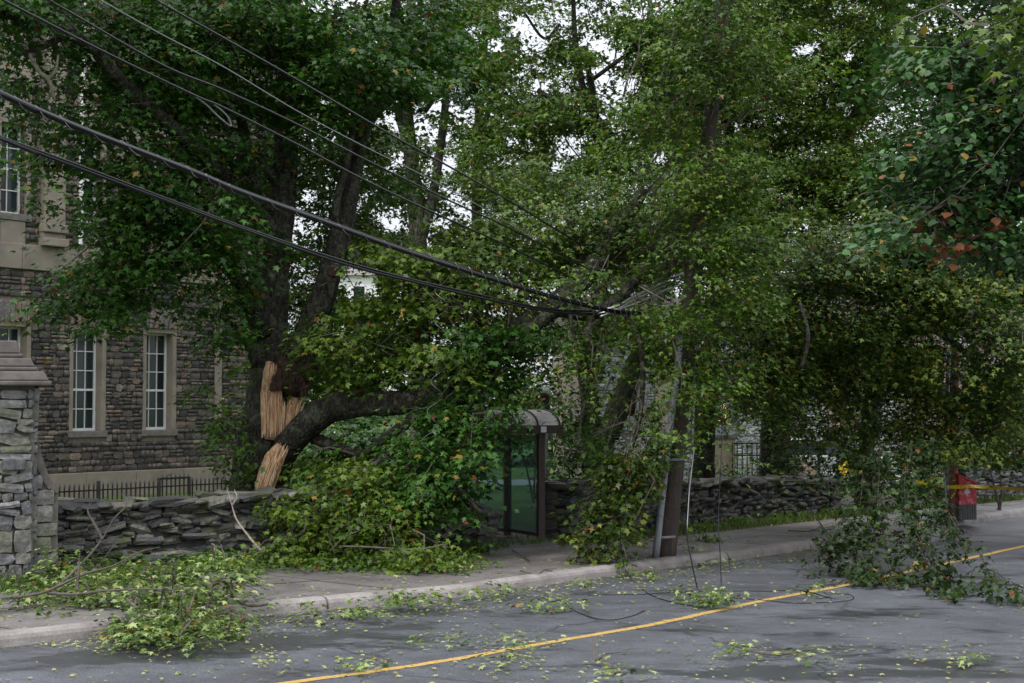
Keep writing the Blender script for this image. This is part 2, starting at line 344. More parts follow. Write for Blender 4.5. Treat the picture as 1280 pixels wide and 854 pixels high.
# gaps the storm tore in the leaves: (x0, y0, x1, y1, share of leaves lost, only leaves nearer than this)
GAPS = [(1176, 416, 1206, 494, .93, 34), (1200, 424, 1256, 464, .7, 40), (984, 368, 1076, 414, .62, 34), (1138, 416, 1190, 436, .8, 34), (1100, 380, 1150, 402, .5, 34), (1188, 583, 1290, 660, .96, 40), (1050, 584, 1190, 606, .5, 33),
        (656, 503, 700, 546, .9, 29), (634, 545, 690, 690, .95, 29), (606, 606, 640, 672, .9, 29), (744, 376, 790, 400, .85, 26), (780, 355, 835, 382, .85, 26), (830, 318, 885, 356, .7, 26), (874, 130, 902, 168, .9, 26),
        (176, 408, 216, 546, .9, 33), (90, 425, 132, 546, .9, 33), (832, 585, 856, 700, .95, 26), (816, 640, 832, 700, .8, 26), (828, 470, 850, 540, .4, 26), (755, 440, 812, 570, .75, 33), (880, 545, 962, 592, .75, 40), (1000, 560, 1050, 586, .5, 40), (0, 190, 16, 266, .8, 40), (44, 235, 90, 310, .6, 40), (50, 40, 66, 78, .8, 40),
        (432, 330, 474, 372, .85, 60), (318, 440, 352, 620, .97, 27.6), (352, 500, 520, 545, .8, 26.8), (1195, 640, 1230, 700, .5, 40), (410, 330, 424, 440, .6, 27.4), (325, 250, 360, 440, .5, 27.6)]
for x, y, r in ((540, 133, 12), (494, 158, 9), (498, 197, 12), (487, 210, 9), (589, 39, 10), (620, 56, 12), (631, 18, 10), (385, 242, 10), (427, 267, 12), (490, 281, 12), (571, 246, 9), (406, 126, 6), (653, 32, 18), (667, 51, 18), (618, 56, 10), (751, 56, 14), (754, 93, 14), (768, 70, 12), (677, 109, 12),
                (712, 183, 18), (695, 207, 10), (786, 105, 14), (825, 197, 12), (839, 116, 6), (530, 300, 10), (560, 205, 12), (476, 268, 10), (444, 250, 9), (560, 130, 10), (975, 45, 8), (1000, 62, 10), (1060, 70, 10), (1140, 6, 8), (1062, 142, 8), (912, 160, 9), (1018, 58, 8), (650, 90, 8), (600, 160, 8), (640, 175, 8), (705, 110, 8)):
    GAPS.append((x - r, y - r * .8, x + r, y + r * .8, .94, 60))
GAPS = np.array(GAPS, dtype=float)
def thin(C, off=.0):
    y = C[:, 1] * cp + (C[:, 2] - CH) * sp; u = -C[:, 1] * sp + (C[:, 2] - CH) * cp; X = 640 + F * C[:, 0] / y; Y = 427 - F * u / y
    X = X + rng.normal(0, 3, len(X)); Y = Y + rng.normal(0, 3, len(Y)); keep = np.ones(len(C), bool); rr = rng.uniform(0, 1, len(C))
    for x0, y0, x1, y1, p, dm in GAPS: keep &= ~((X > x0) & (X < x1) & (Y > y0) & (Y < y1) & (C[:, 1] < dm) & (rr < p))
    return keep
class Crown:
    """gathers leaf plates and twigs of one tree, then builds them"""
    def __init__(s, flatten=1.0): s.C = []; s.D = []; s.N = []; s.S = []; s.tw = MB(); s.fl = flatten
    def plate(s, c, out, R, n, size, droop=.35, flat=.09, gap=.0):
        c = np.asarray(c); r = rng.normal(0, 1, (n, 2)) * R * .55
        tl = rng.normal(0, .22, 2)
        z = rng.normal(0, flat * .8, n) + r @ tl - droop * (r ** 2).sum(1) / max(R, .1)
        C = np.stack([c[0] + r[:, 0], c[1] + r[:, 1], c[2] + z], 1)
        o = np.concatenate([r / max(R, .1) + np.asarray(out)[:2] * .6, np.zeros((n, 1))], 1)
        D = o + rng.normal(0, .45, (n, 3)) + np.array([0, 0, -.45])
        N = np.array([0, 0, 1.0]) + o * .4 + rng.normal(0, .3, (n, 3))
        D[:, 2] *= s.fl; D = D + 0; N[:, 2] += (1 - s.fl) * 1.2
        if s.fl < 1: C[:, 2] = c[2] + (C[:, 2] - c[2]) * .6
        s.C.append(C); s.D.append(D); s.N.append(N); s.S.append(size * rng.uniform(.6, 1.2, n))
    def blob(s, px, py, dep, rx, ry, rd, lai, size=.12, hub=None, R=.55, shell=.5, tw=.5):
        c = np.array(P(px, py, dep)); ax = np.array([rx / F * dep, rd, ry / F * dep])
        area = math.pi * ax[0] * ax[2]; nl = area * lai / (size * size * .42); per = 70 * (R / .55) ** 2 * (.12 / size) ** 1.2
        per = int(max(14, per)); npl = max(2, int(nl / per))
        h = c + np.array([0, 0, -.2 * ax[2]]) if hub is None else np.array(hub)
        nb = max(2, int(round(npl / 4.5))); B = []
        for _ in range(nb):
            d = rng.normal(0, 1, 3); d /= np.linalg.norm(d); B.append((c + d * ax * rng.uniform(0, 1) ** shell * .9, d))
        sc_ = min(1.0, .55 * R / .55 + .25 * float(min(ax)))
        for _ in range(npl):
            b0, d = B[rng.integers(nb)]; q = b0 + rng.normal(0, 1, 3) * np.array([.55, .55, .24]) * sc_
            s.plate(q, d, R * rng.uniform(.7, 1.3), per, size)
            if rng.uniform() < tw and thin(np.array([q, q + (0, 0, .3), q + (0, 0, -.3)])).all():
                hv = h - q; hl_ = np.linalg.norm(hv); h2 = q + hv * min(1, 1.5 / max(hl_, .01)); mid = (q * .6 + h2 * .4) + rng.normal(0, .15, 3) + np.array([0, 0, .12])
                st = q + (h2 - q) * rng.uniform(.5, .9)
                r0 = rng.uniform(.008, .022); s.tw.tube([st, mid * .5 + st * .5 + rng.normal(0, .06, 3), mid, q], [r0, r0 * .8, r0 * .55, .004], 3, cap=False)
                for _k in range(2):
                    e = q + np.array([*rng.normal(0, R * .6, 2), rng.normal(-.1, .1)]); s.tw.tube([q, (q + e) / 2 + np.array([0, 0, .04]), e], [.005, .004, .002], 3, cap=False)
    def spray(s, pts, r0, leafR=.2, per=16, step=.14, size=.12, side=True, mat=None):
        """a hanging branch with leaves along it"""
        L = smoothline(pts, 7); s.tw.tube(L, [r0 * (1 - .85 * i / (len(L) - 1)) for i in range(len(L))], 5, cap=False)
        acc = 0
        for i in range(1, len(L)):
            acc += (L[i] - L[i - 1]).length
            fr = i / len(L)
            while acc > step and fr > .12:
                acc -= step; q = np.array(L[i]) + rng.normal(0, leafR * .5, 3)
                s.plate(q, (0, 0, 0), leafR, per, size, droop=.8, flat=.06)
                if side and rng.uniform() < .6:
                    e = np.array(L[i]) + np.array([rng.normal(0, .3), rng.normal(0, .3), rng.uniform(-.35, .1)])
                    s.tw.tube([L[i], (np.array(L[i]) + e) / 2 + np.array([0, 0, .04]), e], [.007, .005, .003], 3, cap=False)
                    s.plate(e, (0, 0, 0), leafR * .8, per, size, droop=.8, flat=.06)
    def build(s, parent, mat, tpl=T3, name='foliage', twmat=None, minz=None):
        global LEAFCOUNT
        C = np.concatenate(s.C); D = np.concatenate(s.D); N = np.concatenate(s.N); S = np.concatenate(s.S)
        kp = thin(C); C, D, N, S = C[kp], D[kp], N[kp], S[kp]
        if minz is not None: C[:, 2] = np.maximum(C[:, 2], minz + rng.uniform(0, .12, len(C)))
        LEAFCOUNT += len(C)
        o = leaves(name, parent, mat, C, D, N, S, tpl); o['kind'] = 'stuff'
        if s.tw.v:
            q = s.tw.build('twigs', twmat or M['twig'], parent); q['kind'] = 'stuff'
        return o
def limb(parent, name, pts, mat, n=10, jit=.05, sub=5):
    """pts: (px, py, depth, radius in px)"""
    Pw = [P(a, b, c) for a, b, c, r in pts]; R = [r / F * c for a, b, c, r in pts]
    return MB().tube(smoothline(Pw, sub), smoothval(R, sub), n, jit).build(name, mat, parent, smooth=True)

# stone pieces
def rockverts(seed, soft=.13):
    rs = np.random.default_rng(seed); vs = []; idx = {}
    for x in (-1, 0, 1):
        for y in (-1, 0, 1):
            for z in (-1, 0, 1):
                if x == y == z == 0: continue
                v = np.array([x, y, z], float); k = abs(x) + abs(y) + abs(z)
                v *= {1: 1.05, 2: 1.0, 3: .93}[k]; v += rs.uniform(-soft, soft, 3); idx[(x, y, z)] = len(vs); vs.append(v * .5)
    fs = []
    for a in range(3):
        for sgn in (-1, 1):
            o = [i for i in range(3) if i != a]
            for u in (-1, 0):
                for w_ in (-1, 0):
                    q = []
                    for du, dw in ((0, 0), (1, 0), (1, 1), (0, 1)):
                        k = [0, 0, 0]; k[a] = sgn; k[o[0]] = u + du; k[o[1]] = w_ + dw; q.append(idx[tuple(k)])
                    e = np.zeros(3); e[a] = sgn; n_ = np.cross(vs[q[1]] - vs[q[0]], vs[q[2]] - vs[q[0]])
                    fs.append(tuple(q) if n_ @ e > 0 else tuple(q[::-1]))
    return np.array(vs), fs
VAR = [rockverts(i) for i in range(10)]
class StoneSet:
    def __init__(s, name, mat, parent, stuffname=None):
        s.name = name; s.mat = mat; s.parent = parent; s.items = []; s.me = []
        s.stuffname = stuffname or name + '_mass'
        for v, f in VAR:
            me = bpy.data.meshes.new(name); me.from_pydata([tuple(a) for a in v], [], f); me.materials.append(mat); me.update(); s.me.append(me)
    def add(s, c, size, rot, weight): s.items.append((weight, Vector(c), size, rot))
    def build(s, limit=300):
        s.items.sort(key=lambda a: -a[0]); o0 = wloc(s.parent)
        for w_, c, size, rot in s.items[:limit]:
            o = bpy.data.objects.new(s.name, random.choice(s.me)); COL.objects.link(o); o.parent = s.parent
            o.location = c - o0; o.scale = size; o.rotation_euler = rot
        rest = s.items[limit:]
        if rest:
            V = []; Q = []; n = 0
            for w_, c, size, rot in rest:
                v, f = random.choice(VAR); R_ = np.array(Euler(rot).to_matrix())
                V.append((v * np.array(size)) @ R_.T + np.array(c)); Q.append(np.array(f) + n); n += len(v)
            o = npmesh(s.stuffname, np.concatenate(V), np.concatenate(Q), s.mat, s.parent); o['kind'] = 'stuff'
def project(p):
    d = Vector(p) - Vector((0, 0, CH)); y = d.y * cp + d.z * sp; u = -d.y * sp + d.z * cp
    return (640 + F * d.x / y, 427 - F * u / y, y) if y > .1 else (-9999, -9999, .1)
def inview(p, size):
    x, y, d = project(p)
    return (size * F / d) * (1.0 if -10 < x < 1290 and -10 < y < 865 else .01)

# ================================================================== ground, road, pavement
KB = [(-330, 850), (-150, 828), (0, 810), (130, 795), (334, 769), (570, 747), (780, 718), (960, 695), (1024, 684), (1110, 671), (1193, 658), (1240, 651)]
kerb = [G(a, b_, 0) for a, b_ in KB]
e = kerb[-1]; kerb += [e + Vector((.60, .80, 0)) * d for d in (6, 14, 30, 60)]
kerb = [kerb[0] + Vector((-.66, -.75, 0)) * 12] + kerb
kl = smoothline(kerb, 6)
def offs(L, d):
    out = []
    for i, p in enumerate(L):
        t = (L[min(i + 1, len(L) - 1)] - L[max(i - 1, 0)]); t.z = 0; t.normalize(); out.append(p + Vector((t.y, -t.x, 0)) * d)
    return out
def strip(name, A, B, zA, zB, mat, parent=None, kind=None):
    V = []; Fc = []
    for i, (a, b_) in enumerate(zip(A, B)):
        V += [(a.x, a.y, zA), (b_.x, b_.y, zB)]
        if i: k = 2 * i; Fc.append((k - 2, k, k + 1, k - 1)) 
    o0 = wloc(parent) if parent else Vector((0, 0, 0))
    me = bpy.data.meshes.new(name); me.from_pydata([tuple(Vector(v) - o0) for v in V], [], Fc); me.materials.append(mat); me.update()
    o = bpy.data.objects.new(name, me); COL.objects.link(o); o.parent = parent
    if kind: o['kind'] = kind
    return o
g = MB(); g.v = [(-600, -300, -.02), (600, -300, -.02), (600, 900, -.02), (-600, 900, -.02)]; g.f = [(0, 1, 2, 3)]
g.build('ground', M['lawn'])['kind'] = 'structure'
# road sheet: from kerb to the camera side
def goff(L, d): return [p + Vector((.75, -.66, 0)) * d for p in L]
near = goff(kl, 11.5)
road = strip('road', near, kl, 0, 0, M['asphalt'], None, 'structure')
# centre line
YL = [(60, 906), (200, 882), (360, 854), (480, 838), (600, 819), (700, 801), (820, 780), (960, 750), (1060, 731), (1170, 707), (1280, 683)]
yl = [G(a, b_, 0) for a, b_ in YL]; yl += [yl[-1] + Vector((.585, .81, 0)) * d for d in (6, 14, 40)]
yl = [p + Vector((random.uniform(-.015, .015), 0, 0)) for p in smoothline(yl, 8)]
strip('centre_line', offs(yl, .062), offs(yl, -.062), .004, .004, M['yellow'], None, 'structure')
# near pavement on the camera side, for other views
strip('near_pavement', goff(kl, 14.5), goff(kl, 11.5), .12, .12, M['walk'], None, 'structure'); strip('near_kerb', goff(kl, 11.5), goff(kl, 11.48), .12, 0, M['kerb'], None, 'structure')
# kerb with stones
kerbo = bpy.data.objects.new('kerb', None); COL.objects.link(kerbo); kerbo['kind'] = 'structure'
prof = [(.02, -.02), (.0, .08), (-.02, .118), (-.055, .14), (-.1, .148), (-.2, .148), (-.215, .13), (-.215, -.02)]
acc = 0; seg = [kl[0]]; nseg = 0
def kerbseg(L):
    mb = MB(); n = len(prof)
    for i, p in enumerate(L):
        t = (L[min(i + 1, len(L) - 1)] - L[max(i - 1, 0)]).normalized(); q = Vector((t.y, -t.x, 0))
        for a, z in prof: mb.v.append(tuple(p + q * a + Vector((0, 0, z + math.sin(p.x * 3) * .006))))
        if i:
            for k in range(n):
                k2 = (k + 1) % n; mb.f.append(((i - 1) * n + k, i * n + k, i * n + k2, (i - 1) * n + k2))
    mb.f.append(tuple(range(n))); mb.f.append(tuple(range((len(L) - 1) * n, len(L) * n))[::-1])
    return mb
# dense resample
dense = []
for i in range(len(kl) - 1):
    L = (kl[i + 1] - kl[i]).length; k = max(1, int(L / .25)); dense += [kl[i].lerp(kl[i + 1], j / k) for j in range(k)]
cur = [dense[0]]; acc = 0
for i in range(1, len(dense)):
    acc += (dense[i] - dense[i - 1]).length; cur.append(dense[i])
    if acc > 2.6:
        L = list(cur); d = (L[-1] - L[-2]).normalized() * .03; L[-1] = L[-1] - d
        o = kerbseg(L).build('kerb_stone', M['kerb'], kerbo, smooth=False); cur = [dense[i]]; acc = 0; nseg += 1
        if nseg > 34: break
# pavement slabs between the kerb back and the wall foot
BK = [(-330, 752), (-150, 746), (0, 739), (160, 726), (330, 712), (480, 701), (600, 692), (690, 682), (841, 671), (940, 660), (1040, 649), (1160, 636), (1290, 624)]
back = [G(a, b_, .12) for a, b_ in BK]; back = [back[0] + Vector((-.8, -.6, 0)) * 8] + back; back += [back[-1] + Vector((.6, .8, 0)) * d for d in (10, 40)]
bl = smoothline(back, 6)
kb = offs(kl, -.22)
def interp_at(L, t):
    # point on polyline L cut by the line through direction: parametrise by projection on road direction
    k0 = [p.x * .66 + p.y * .75 for p in L]
    for i in range(len(L) - 1):
        if k0[i] <= t <= k0[i + 1]: f = (t - k0[i]) / max(1e-6, k0[i + 1] - k0[i]); return L[i].lerp(L[i + 1], f)
    return L[0] if t < k0[0] else L[-1]
t0 = kb[3].x * .66 + kb[3].y * .75
T = [p.x * .66 + p.y * .75 for p in kb]; tmin, tmax = 4.0, 75.0
strip('pavement_bed', [interp_at(kb, tmin + i) for i in range(72)], [interp_at(bl, tmin + i) for i in range(72)], .085, .085, M['dirt'], None, 'structure')
pav = bpy.data.objects.new('pavement', None); COL.objects.link(pav); pav['kind'] = 'structure'
t = tmin
while t < tmax:
    t2 = t + (1.75 if t < 50 else 5); a, b_ = interp_at(kb, t + .018), interp_at(kb, t2 - .018); c_, d_ = interp_at(bl, t2 - .018), interp_at(bl, t + .018)
    na = (a + d_) / 2; nb = (b_ + c_) / 2; gp = .018
    for (p, q, r, s_) in ((a, b_, nb + (b_ - nb).normalized() * gp, na + (a - na).normalized() * gp), (na, nb, c_, d_)):
        dz = random.uniform(-.006, .006)
        if abs((q - p).length) < .3 or (s_ - p).length < .3: continue
        MB().poly([(p.x, p.y), (q.x, q.y), (r.x, r.y), (s_.x, s_.y)], .06, .124 + dz).build('paving_slab', M['walk'], pav)
    t = t2
# earth verge rising behind the pavement
VG = goff(bl, -3.2)
strip('verge', bl, VG, .115, .16, M['dirt'], None, 'structure')
strip('verge_lawn', VG, goff(VG, -56.8), .16, .16, M['lawn'], None, 'structure')
# concrete pad of the shelter
pp = [G(612, 689, .16), G(700, 683, .16), G(690, 672, .16), G(622, 674, .16)]
MB().poly([(p.x, p.y) for p in pp], .1, .168).build('shelter_pad', M['walk'])['kind'] = 'structure'

# ================================================================== dry stone walls
def drywall(label, pts, hts, thick, group='dry stone walls along the pavement', limit=300, stub=None):
    """pts ground points of the foot of its street face; hts the heights there"""
    root = empty('dry_stone_wall', pts[0], label, 'wall', group)
    L = smoothline(pts, 8); Hh = smoothval(hts, 8); ss = StoneSet('stone', M['slate'], root)
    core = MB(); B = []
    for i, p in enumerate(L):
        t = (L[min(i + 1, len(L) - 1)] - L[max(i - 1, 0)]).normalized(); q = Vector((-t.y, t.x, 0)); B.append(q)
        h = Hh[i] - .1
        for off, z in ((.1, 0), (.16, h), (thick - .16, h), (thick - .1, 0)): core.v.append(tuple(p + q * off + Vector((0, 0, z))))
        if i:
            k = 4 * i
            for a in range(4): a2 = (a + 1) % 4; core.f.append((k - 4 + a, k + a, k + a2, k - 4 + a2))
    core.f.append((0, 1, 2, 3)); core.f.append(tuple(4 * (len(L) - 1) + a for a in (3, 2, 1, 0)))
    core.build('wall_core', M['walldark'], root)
    cum = [0]
    for i in range(1, len(L)): cum.append(cum[-1] + (L[i] - L[i - 1]).length)
    def at(s):
        for i in range(len(L) - 1):
            if s <= cum[i + 1]:
                f = (s - cum[i]) / max(1e-6, cum[i + 1] - cum[i]); return L[i].lerp(L[i + 1], f), B[i], Hh[i] + (Hh[i + 1] - Hh[i]) * f, math.atan2((L[i + 1] - L[i]).y, (L[i + 1] - L[i]).x)
        return L[-1], B[-1], Hh[-1], math.atan2((L[-1] - L[-2]).y, (L[-1] - L[-2]).x)
    for face in (0, 1):
        z = 0.0
        while z < max(hts) + .05:
            h = random.uniform(.045, .115); s = random.uniform(-.1, .1)
            while s < cum[-1]:
                l = random.uniform(.12, .36) if random.random() < .8 else random.uniform(.35, .6)
                if face: l *= 1.8
                p, q, hh, ang = at(s + l / 2)
                if z < hh - .02:
                    dep = random.uniform(.22, .38); off = (.04 + dep / 2 + random.uniform(-.07, .05)) if not face else thick - .05 - dep / 2
                    zz = z + h / 2 + .04 * math.sin(s * 1.7 + z * 3) + random.uniform(-.015, .015)
                    c = p + q * (off + .07 * z) + Vector((0, 0, zz)) if not face else p + q * (off - .07 * z) + Vector((0, 0, zz))
                    ss.add(c, (l * 1.02, dep, h * random.uniform(.85, 1.35)), (random.gauss(0, .2), random.gauss(0, .16), ang + random.gauss(0, .25)), inview(c, math.sqrt(l * h)) * (1 if not face else .05))
                s += l
            z += h * (1.0 if not face else 1.5)
    # coping: loose flat slabs over the whole width
    s = 0
    while s < cum[-1]:
        l = random.uniform(.2, .55); p, q, hh, ang = at(s + l / 2)
        for k in range(2):
            c = p + q * (thick * (.28 + .45 * k) + random.uniform(-.06, .06)) + Vector((0, 0, hh + .03 + random.uniform(-.03, .05)))
            ss.add(c, (l * random.uniform(.8, 1.2), thick * .62, random.uniform(.06, .13)), (random.gauss(0, .12), random.gauss(0, .12), ang + random.gauss(0, .25)), inview(c, l * .35) * 1.3)
        s += l * .72
    ss.build(limit)
    # the end faces
    for endi in (0, -1):
        p = L[endi]; q = B[endi]; t = Vector((q.y, -q.x, 0)) * (1 if endi else -1); z = 0; hh = Hh[endi]
        while z < hh:
            h = random.uniform(.07, .15); k = 0
            while k < thick - .05:
                l = random.uniform(.18, .36); o = bpy.data.objects.new('stone', random.choice(ss.me)); COL.objects.link(o); o.parent = root
                o.location = p + q * (k + l / 2) + t * random.uniform(-.06, .04) + Vector((0, 0, z + h / 2)) - root.location; o.scale = (random.uniform(.3, .42), l * 1.05, h * 1.1); o.rotation_euler = (random.gauss(0, .08), random.gauss(0, .08), math.atan2(t.y, t.x)); k += l
            z += h
    return root
drywall('long mossy dry stone wall left of the bus shelter, beside the stone gate pier', [G(52, 716, .1), G(150, 711, .1), G(260, 707, .1), G(360, 702, .1), G(480, 697, .1), G(560, 690, .1), G(612, 686, .1)], [.9, .88, .92, .96, .86, .6, .55], .62, limit=270)
drywall('dry stone wall from the bus shelter past the leaning utility pole', [G(684, 677, .1), G(735, 677, .1), G(841, 663, .1), G(940, 651, .1), G(1046, 641, .1)], [.98, .95, .84, .74, .7], .65, limit=270)
drywall('dark dry stone wall behind the red letter box', [G(1212, 630, .1), G(1260, 626, .1), G(1330, 619, .1)], [1.0, 1.0, 1.0], .6, limit=120)

# ================================================================== masonry faces
class Frame:
    def __init__(s, origin, ang): s.o = Vector(origin); s.a = ang; s.d = Vector((math.sin(ang), math.cos(ang), 0)); s.n = Vector((math.cos(ang), -math.sin(ang), 0)); s.rz = math.atan2(s.d.y, s.d.x)
    def w(s, a, z, out=0): return s.o + s.d * a + s.n * out + Vector((0, 0, z))
    def hit(s, px, py):
        r = ray(px, py); k = (s.o - Vector((0, 0, CH))).dot(s.n) / r.dot(s.n); p = Vector((0, 0, CH)) + r * k; return ((p - s.o).dot(s.d), p.z)
    def box(s, mb, a0, a1, z0, z1, o0, o1):
        return mb.box(s.w((a0 + a1) / 2, (z0 + z1) / 2, (o0 + o1) / 2), (abs(a1 - a0), abs(o1 - o0), abs(z1 - z0)), s.rz)
def masonry(fr, ss, a0, a1, z0, z1, holes, ch=(.12, .2), ln=(.16, .5), proud=.05, vis=None, gap=.012, tilt=.015):
    z = z0
    while z < z1:
        h = min(random.uniform(*ch), z1 - z)
        if h < .05: break
        a = a0 + random.uniform(-.2, 0)
        while a < a1:
            l = random.uniform(*ln); b0, b1 = max(a, a0), min(a + l, a1); a += l
            split = [(b0, b1)]
            for (h0, h1, y0, y1) in holes:
                if z + h > y0 + .01 and z < y1 - .01:
                    ns = []
                    for (c0, c1) in split:
                        if c1 <= h0 or c0 >= h1: ns.append((c0, c1))
                        else:
                            if c0 < h0: ns.append((c0, h0))
                            if c1 > h1: ns.append((h1, c1))
                    split = ns
            for (c0, c1) in split:
                if c1 - c0 < .05: continue
                two = h > .15 and random.random() < .3
                for (zz, hh) in (((z + h * .25, h / 2), (z + h * .75, h / 2)) if two else ((z + h / 2, h),)):
                    o = random.uniform(-.5, .6) * proud * .5; c = fr.w((c0 + c1) / 2, zz, o)
                    ss.add(c, ((c1 - c0) - gap, proud * 2.6, hh - gap), (random.gauss(0, .02), random.gauss(0, tilt), fr.rz + random.gauss(0, .02)), (inview(c, math.sqrt((c1 - c0) * hh)) * (vis(c) if vis else 1)))
        z += h

# ---------------- left building
FR = Frame(P(197, 585, 42), math.radians(36)); FR.o.z = 0
bld = empty('stone_building', FR.w(0, 0), 'dark rock-faced stone building with tall white sash windows behind the iron railings', 'building')
S0, S1, ZT = -12, 4.7, 13.5
def hp(px, py): return FR.hit(px, py)
zband0 = hp(30, 337)[1]; zband1 = hp(30, 306)[1]
zwt = (hp(197, 412)[1] + hp(20, 401)[1]) / 2; zws = (hp(197, 536)[1] + hp(108, 540)[1]) / 2; 
zpl = hp(170, 588)[1]
wins = [tuple(hp(x, 470)[0] for x in pr) for pr in ((177, 218), (85, 132))]
ww = (wins[0][1] - wins[0][0] + wins[1][1] - wins[1][0]) / 2; bay = wins[0][0] - wins[1][0]
s_w0 = hp(37, 450)[0] - ww; s_w3 = hp(266, 480)[0]
wx = [wins[0][0], wins[1][0], s_w0, s_w0 - bay, s_w0 - 2 * bay, s_w0 - 3 * bay, s_w0 - 4 * bay]
holes_strip = s_w3
holes = []; 
for a in wx:
    holes.append((a, a + ww, zws - .16, zwt)); holes.append((a - .02, a + ww + .02, zwt - .01, zwt + .5))
holes.append((S0, S1, zband0, zband1)); 
# upper storey: dressed bays over each window, pilasters between
for a in wx: holes.append((a + .22, a + ww - .22, zband1, ZT))
pil = []
for a in wx:
    c = a - (bay - ww) / 2; pil.append(c); holes.append((c - .38, c + .38, zband1, ZT))
body = MB(); FR.box(body, S0, S1, 0, ZT, -.6, -.48); 
# the wall sheet with real openings: build as columns of mortar between openings
xs = sorted(wx); edges = [S0] + [e for a in xs for e in (a, a + ww)] + [S1]
wall = MB()
for i in range(0, len(edges), 2):
    if edges[i + 1] > edges[i]: FR.box(wall, edges[i], edges[i + 1], 0, zband0, -.45, 0)
for a in xs:
    FR.box(wall, a, a + ww, 0, zws - .16, -.45, -.001); FR.box(wall, a, a + ww, zwt, zband0, -.45, -.001)
zu0, zu1 = hp(100, 277)[1], hp(100, 277)[1] + 2.3
uw = .74; uo = (ww - uw) / 2
edges = [S0] + [e for a in xs for e in (a + uo, a + uo + uw)] + [S1]
for i in range(0, len(edges), 2): FR.box(wall, edges[i], edges[i + 1], zband0, ZT, -.45, 0)
for a in xs:
    FR.box(wall, a + uo, a + uo + uw, zband0, zu0, -.45, -.001); FR.box(wall, a + uo, a + uo + uw, zu1, ZT, -.45, -.001)
wall.build('wall', M['mortar'], bld)
rf = MB(); FR.box(rf, S0 - .4, S1 + .4, ZT, ZT + .5, -14, .45); rf.build('roof', M['sill'], bld)
bk = MB(); FR.box(bk, S0, S1, 0, ZT, -14, -13.5); FR.box(bk, S0, S0 + .5, 0, ZT, -13.5, -.45); FR.box(bk, S1 - .5, S1, 0, ZT, -13.5, -.45); bk.build('side_wall', M['mortar'], bld)
fl = MB(); FR.box(fl, S0 + .5, S1 - .5, 0, ZT, -2.6, -2.4); fl.build('interior_partition', M['walldark'], bld)
ss = StoneSet('wall_stone', M['rock'], bld, 'wall_stones')
def occl(c):
    x, y, d = project(c); return 1.0 if (38 < x < 312 and 330 < y < 592) or (0 < x < 50 and 330 < y < 440) else .1
masonry(FR, ss, S0, S1, zpl + .02, ZT, holes, vis=occl, ch=(.12, .2), ln=(.13, .36), gap=.022)
ss.build(300)
# return wall at the far end in rock-faced stone too
F2 = Frame(FR.w(S1, 0), FR.a - math.pi / 2)
s2 = StoneSet('wall_stone', M['rock'], bld, 'end_wall_stones'); masonry(F2, s2, 0, 13, .3, 12, [], vis=lambda c: 0, ch=(.22, .36), ln=(.3, .8))
s2.items = [(w_, c + FR.d * .05, sz, r) for w_, c, sz, r in s2.items]; s2.build(0)
def window(fr, root, a, wd, z0, z1, rows, cols, surround=.12, rev=.23, meeting=True):
    # stone surround
    sr = MB(); fr.box(sr, a, a + surround, z0, z1, -rev, .055); fr.box(sr, a + wd - surround, a + wd, z0, z1, -rev, .055); fr.box(sr, a + surround, a + wd - surround, z1 - surround, z1, -rev, .052)
    sr.build('window_surround', M['lime'], root, bevel=.008)
    sl = MB(); fr.box(sl, a - .03, a + wd + .03, z0 - .16, z0 - .002, -rev, .1); sl.build('window_sill', M['sill'], root, bevel=.01)
    A0, A1, Z0, Z1 = a + surround, a + wd - surround, z0, z1 - surround; f = .05
    fm = MB(); o0, o1 = -rev - .05, -rev + .02
    fr.box(fm, A0, A0 + f, Z0, Z1, o0, o1); fr.box(fm, A1 - f, A1, Z0, Z1, o0, o1); fr.box(fm, A0 + f, A1 - f, Z0, Z0 + f * 1.3, o0, o1); fr.box(fm, A0 + f, A1 - f, Z1 - f, Z1, o0, o1)
    win = fm.build('window', M['white'], root)
    iw, ih = (A1 - A0 - 2 * f) / cols, (Z1 - Z0 - 2.3 * f) / rows; zb = Z0 + 1.3 * f
    mt = MB()
    for k in range(1, cols): x = A0 + f + iw * k; fr.box(mt, x - .011, x + .011, zb, Z1 - f, o0 + .015, o1 - .012)
    for k in range(1, rows):
        hh = .028 if (meeting and k == rows // 2) else .012; z = zb + ih * k; fr.box(mt, A0 + f, A1 - f, z - hh, z + hh, o0 + .012, o1 - .01)
    mt.build('glazing_bars', M['white'], win)
    for r in range(rows):
        for c in range(cols):
            g_ = MB(); x = A0 + f + iw * c; z = zb + ih * r; fr.box(g_, x + .005, x + iw - .005, z + .005, z + ih - .005, o0 + .02, o0 + .03); g_.build('pane', M['glass'], win)
    return win
def voussoirs(fr, root, a, wd, z0, h, n):
    w0 = wd / n
    for k in range(n):
        v, f = random.choice(VAR); me = bpy.data.meshes.new('lintel_stone'); me.from_pydata([tuple(x) for x in v], [], f); me.materials.append(M['lintel'])
        o = bpy.data.objects.new('lintel_stone', me); COL.objects.link(o); o.parent = root; o.location = fr.w(a + w0 * (k + .5), z0 + h / 2, .03) - root.location
        o.scale = (w0 - .012, .16, h * random.uniform(.98, 1.06)); o.rotation_euler = (0, random.gauss(0, .01), fr.rz)
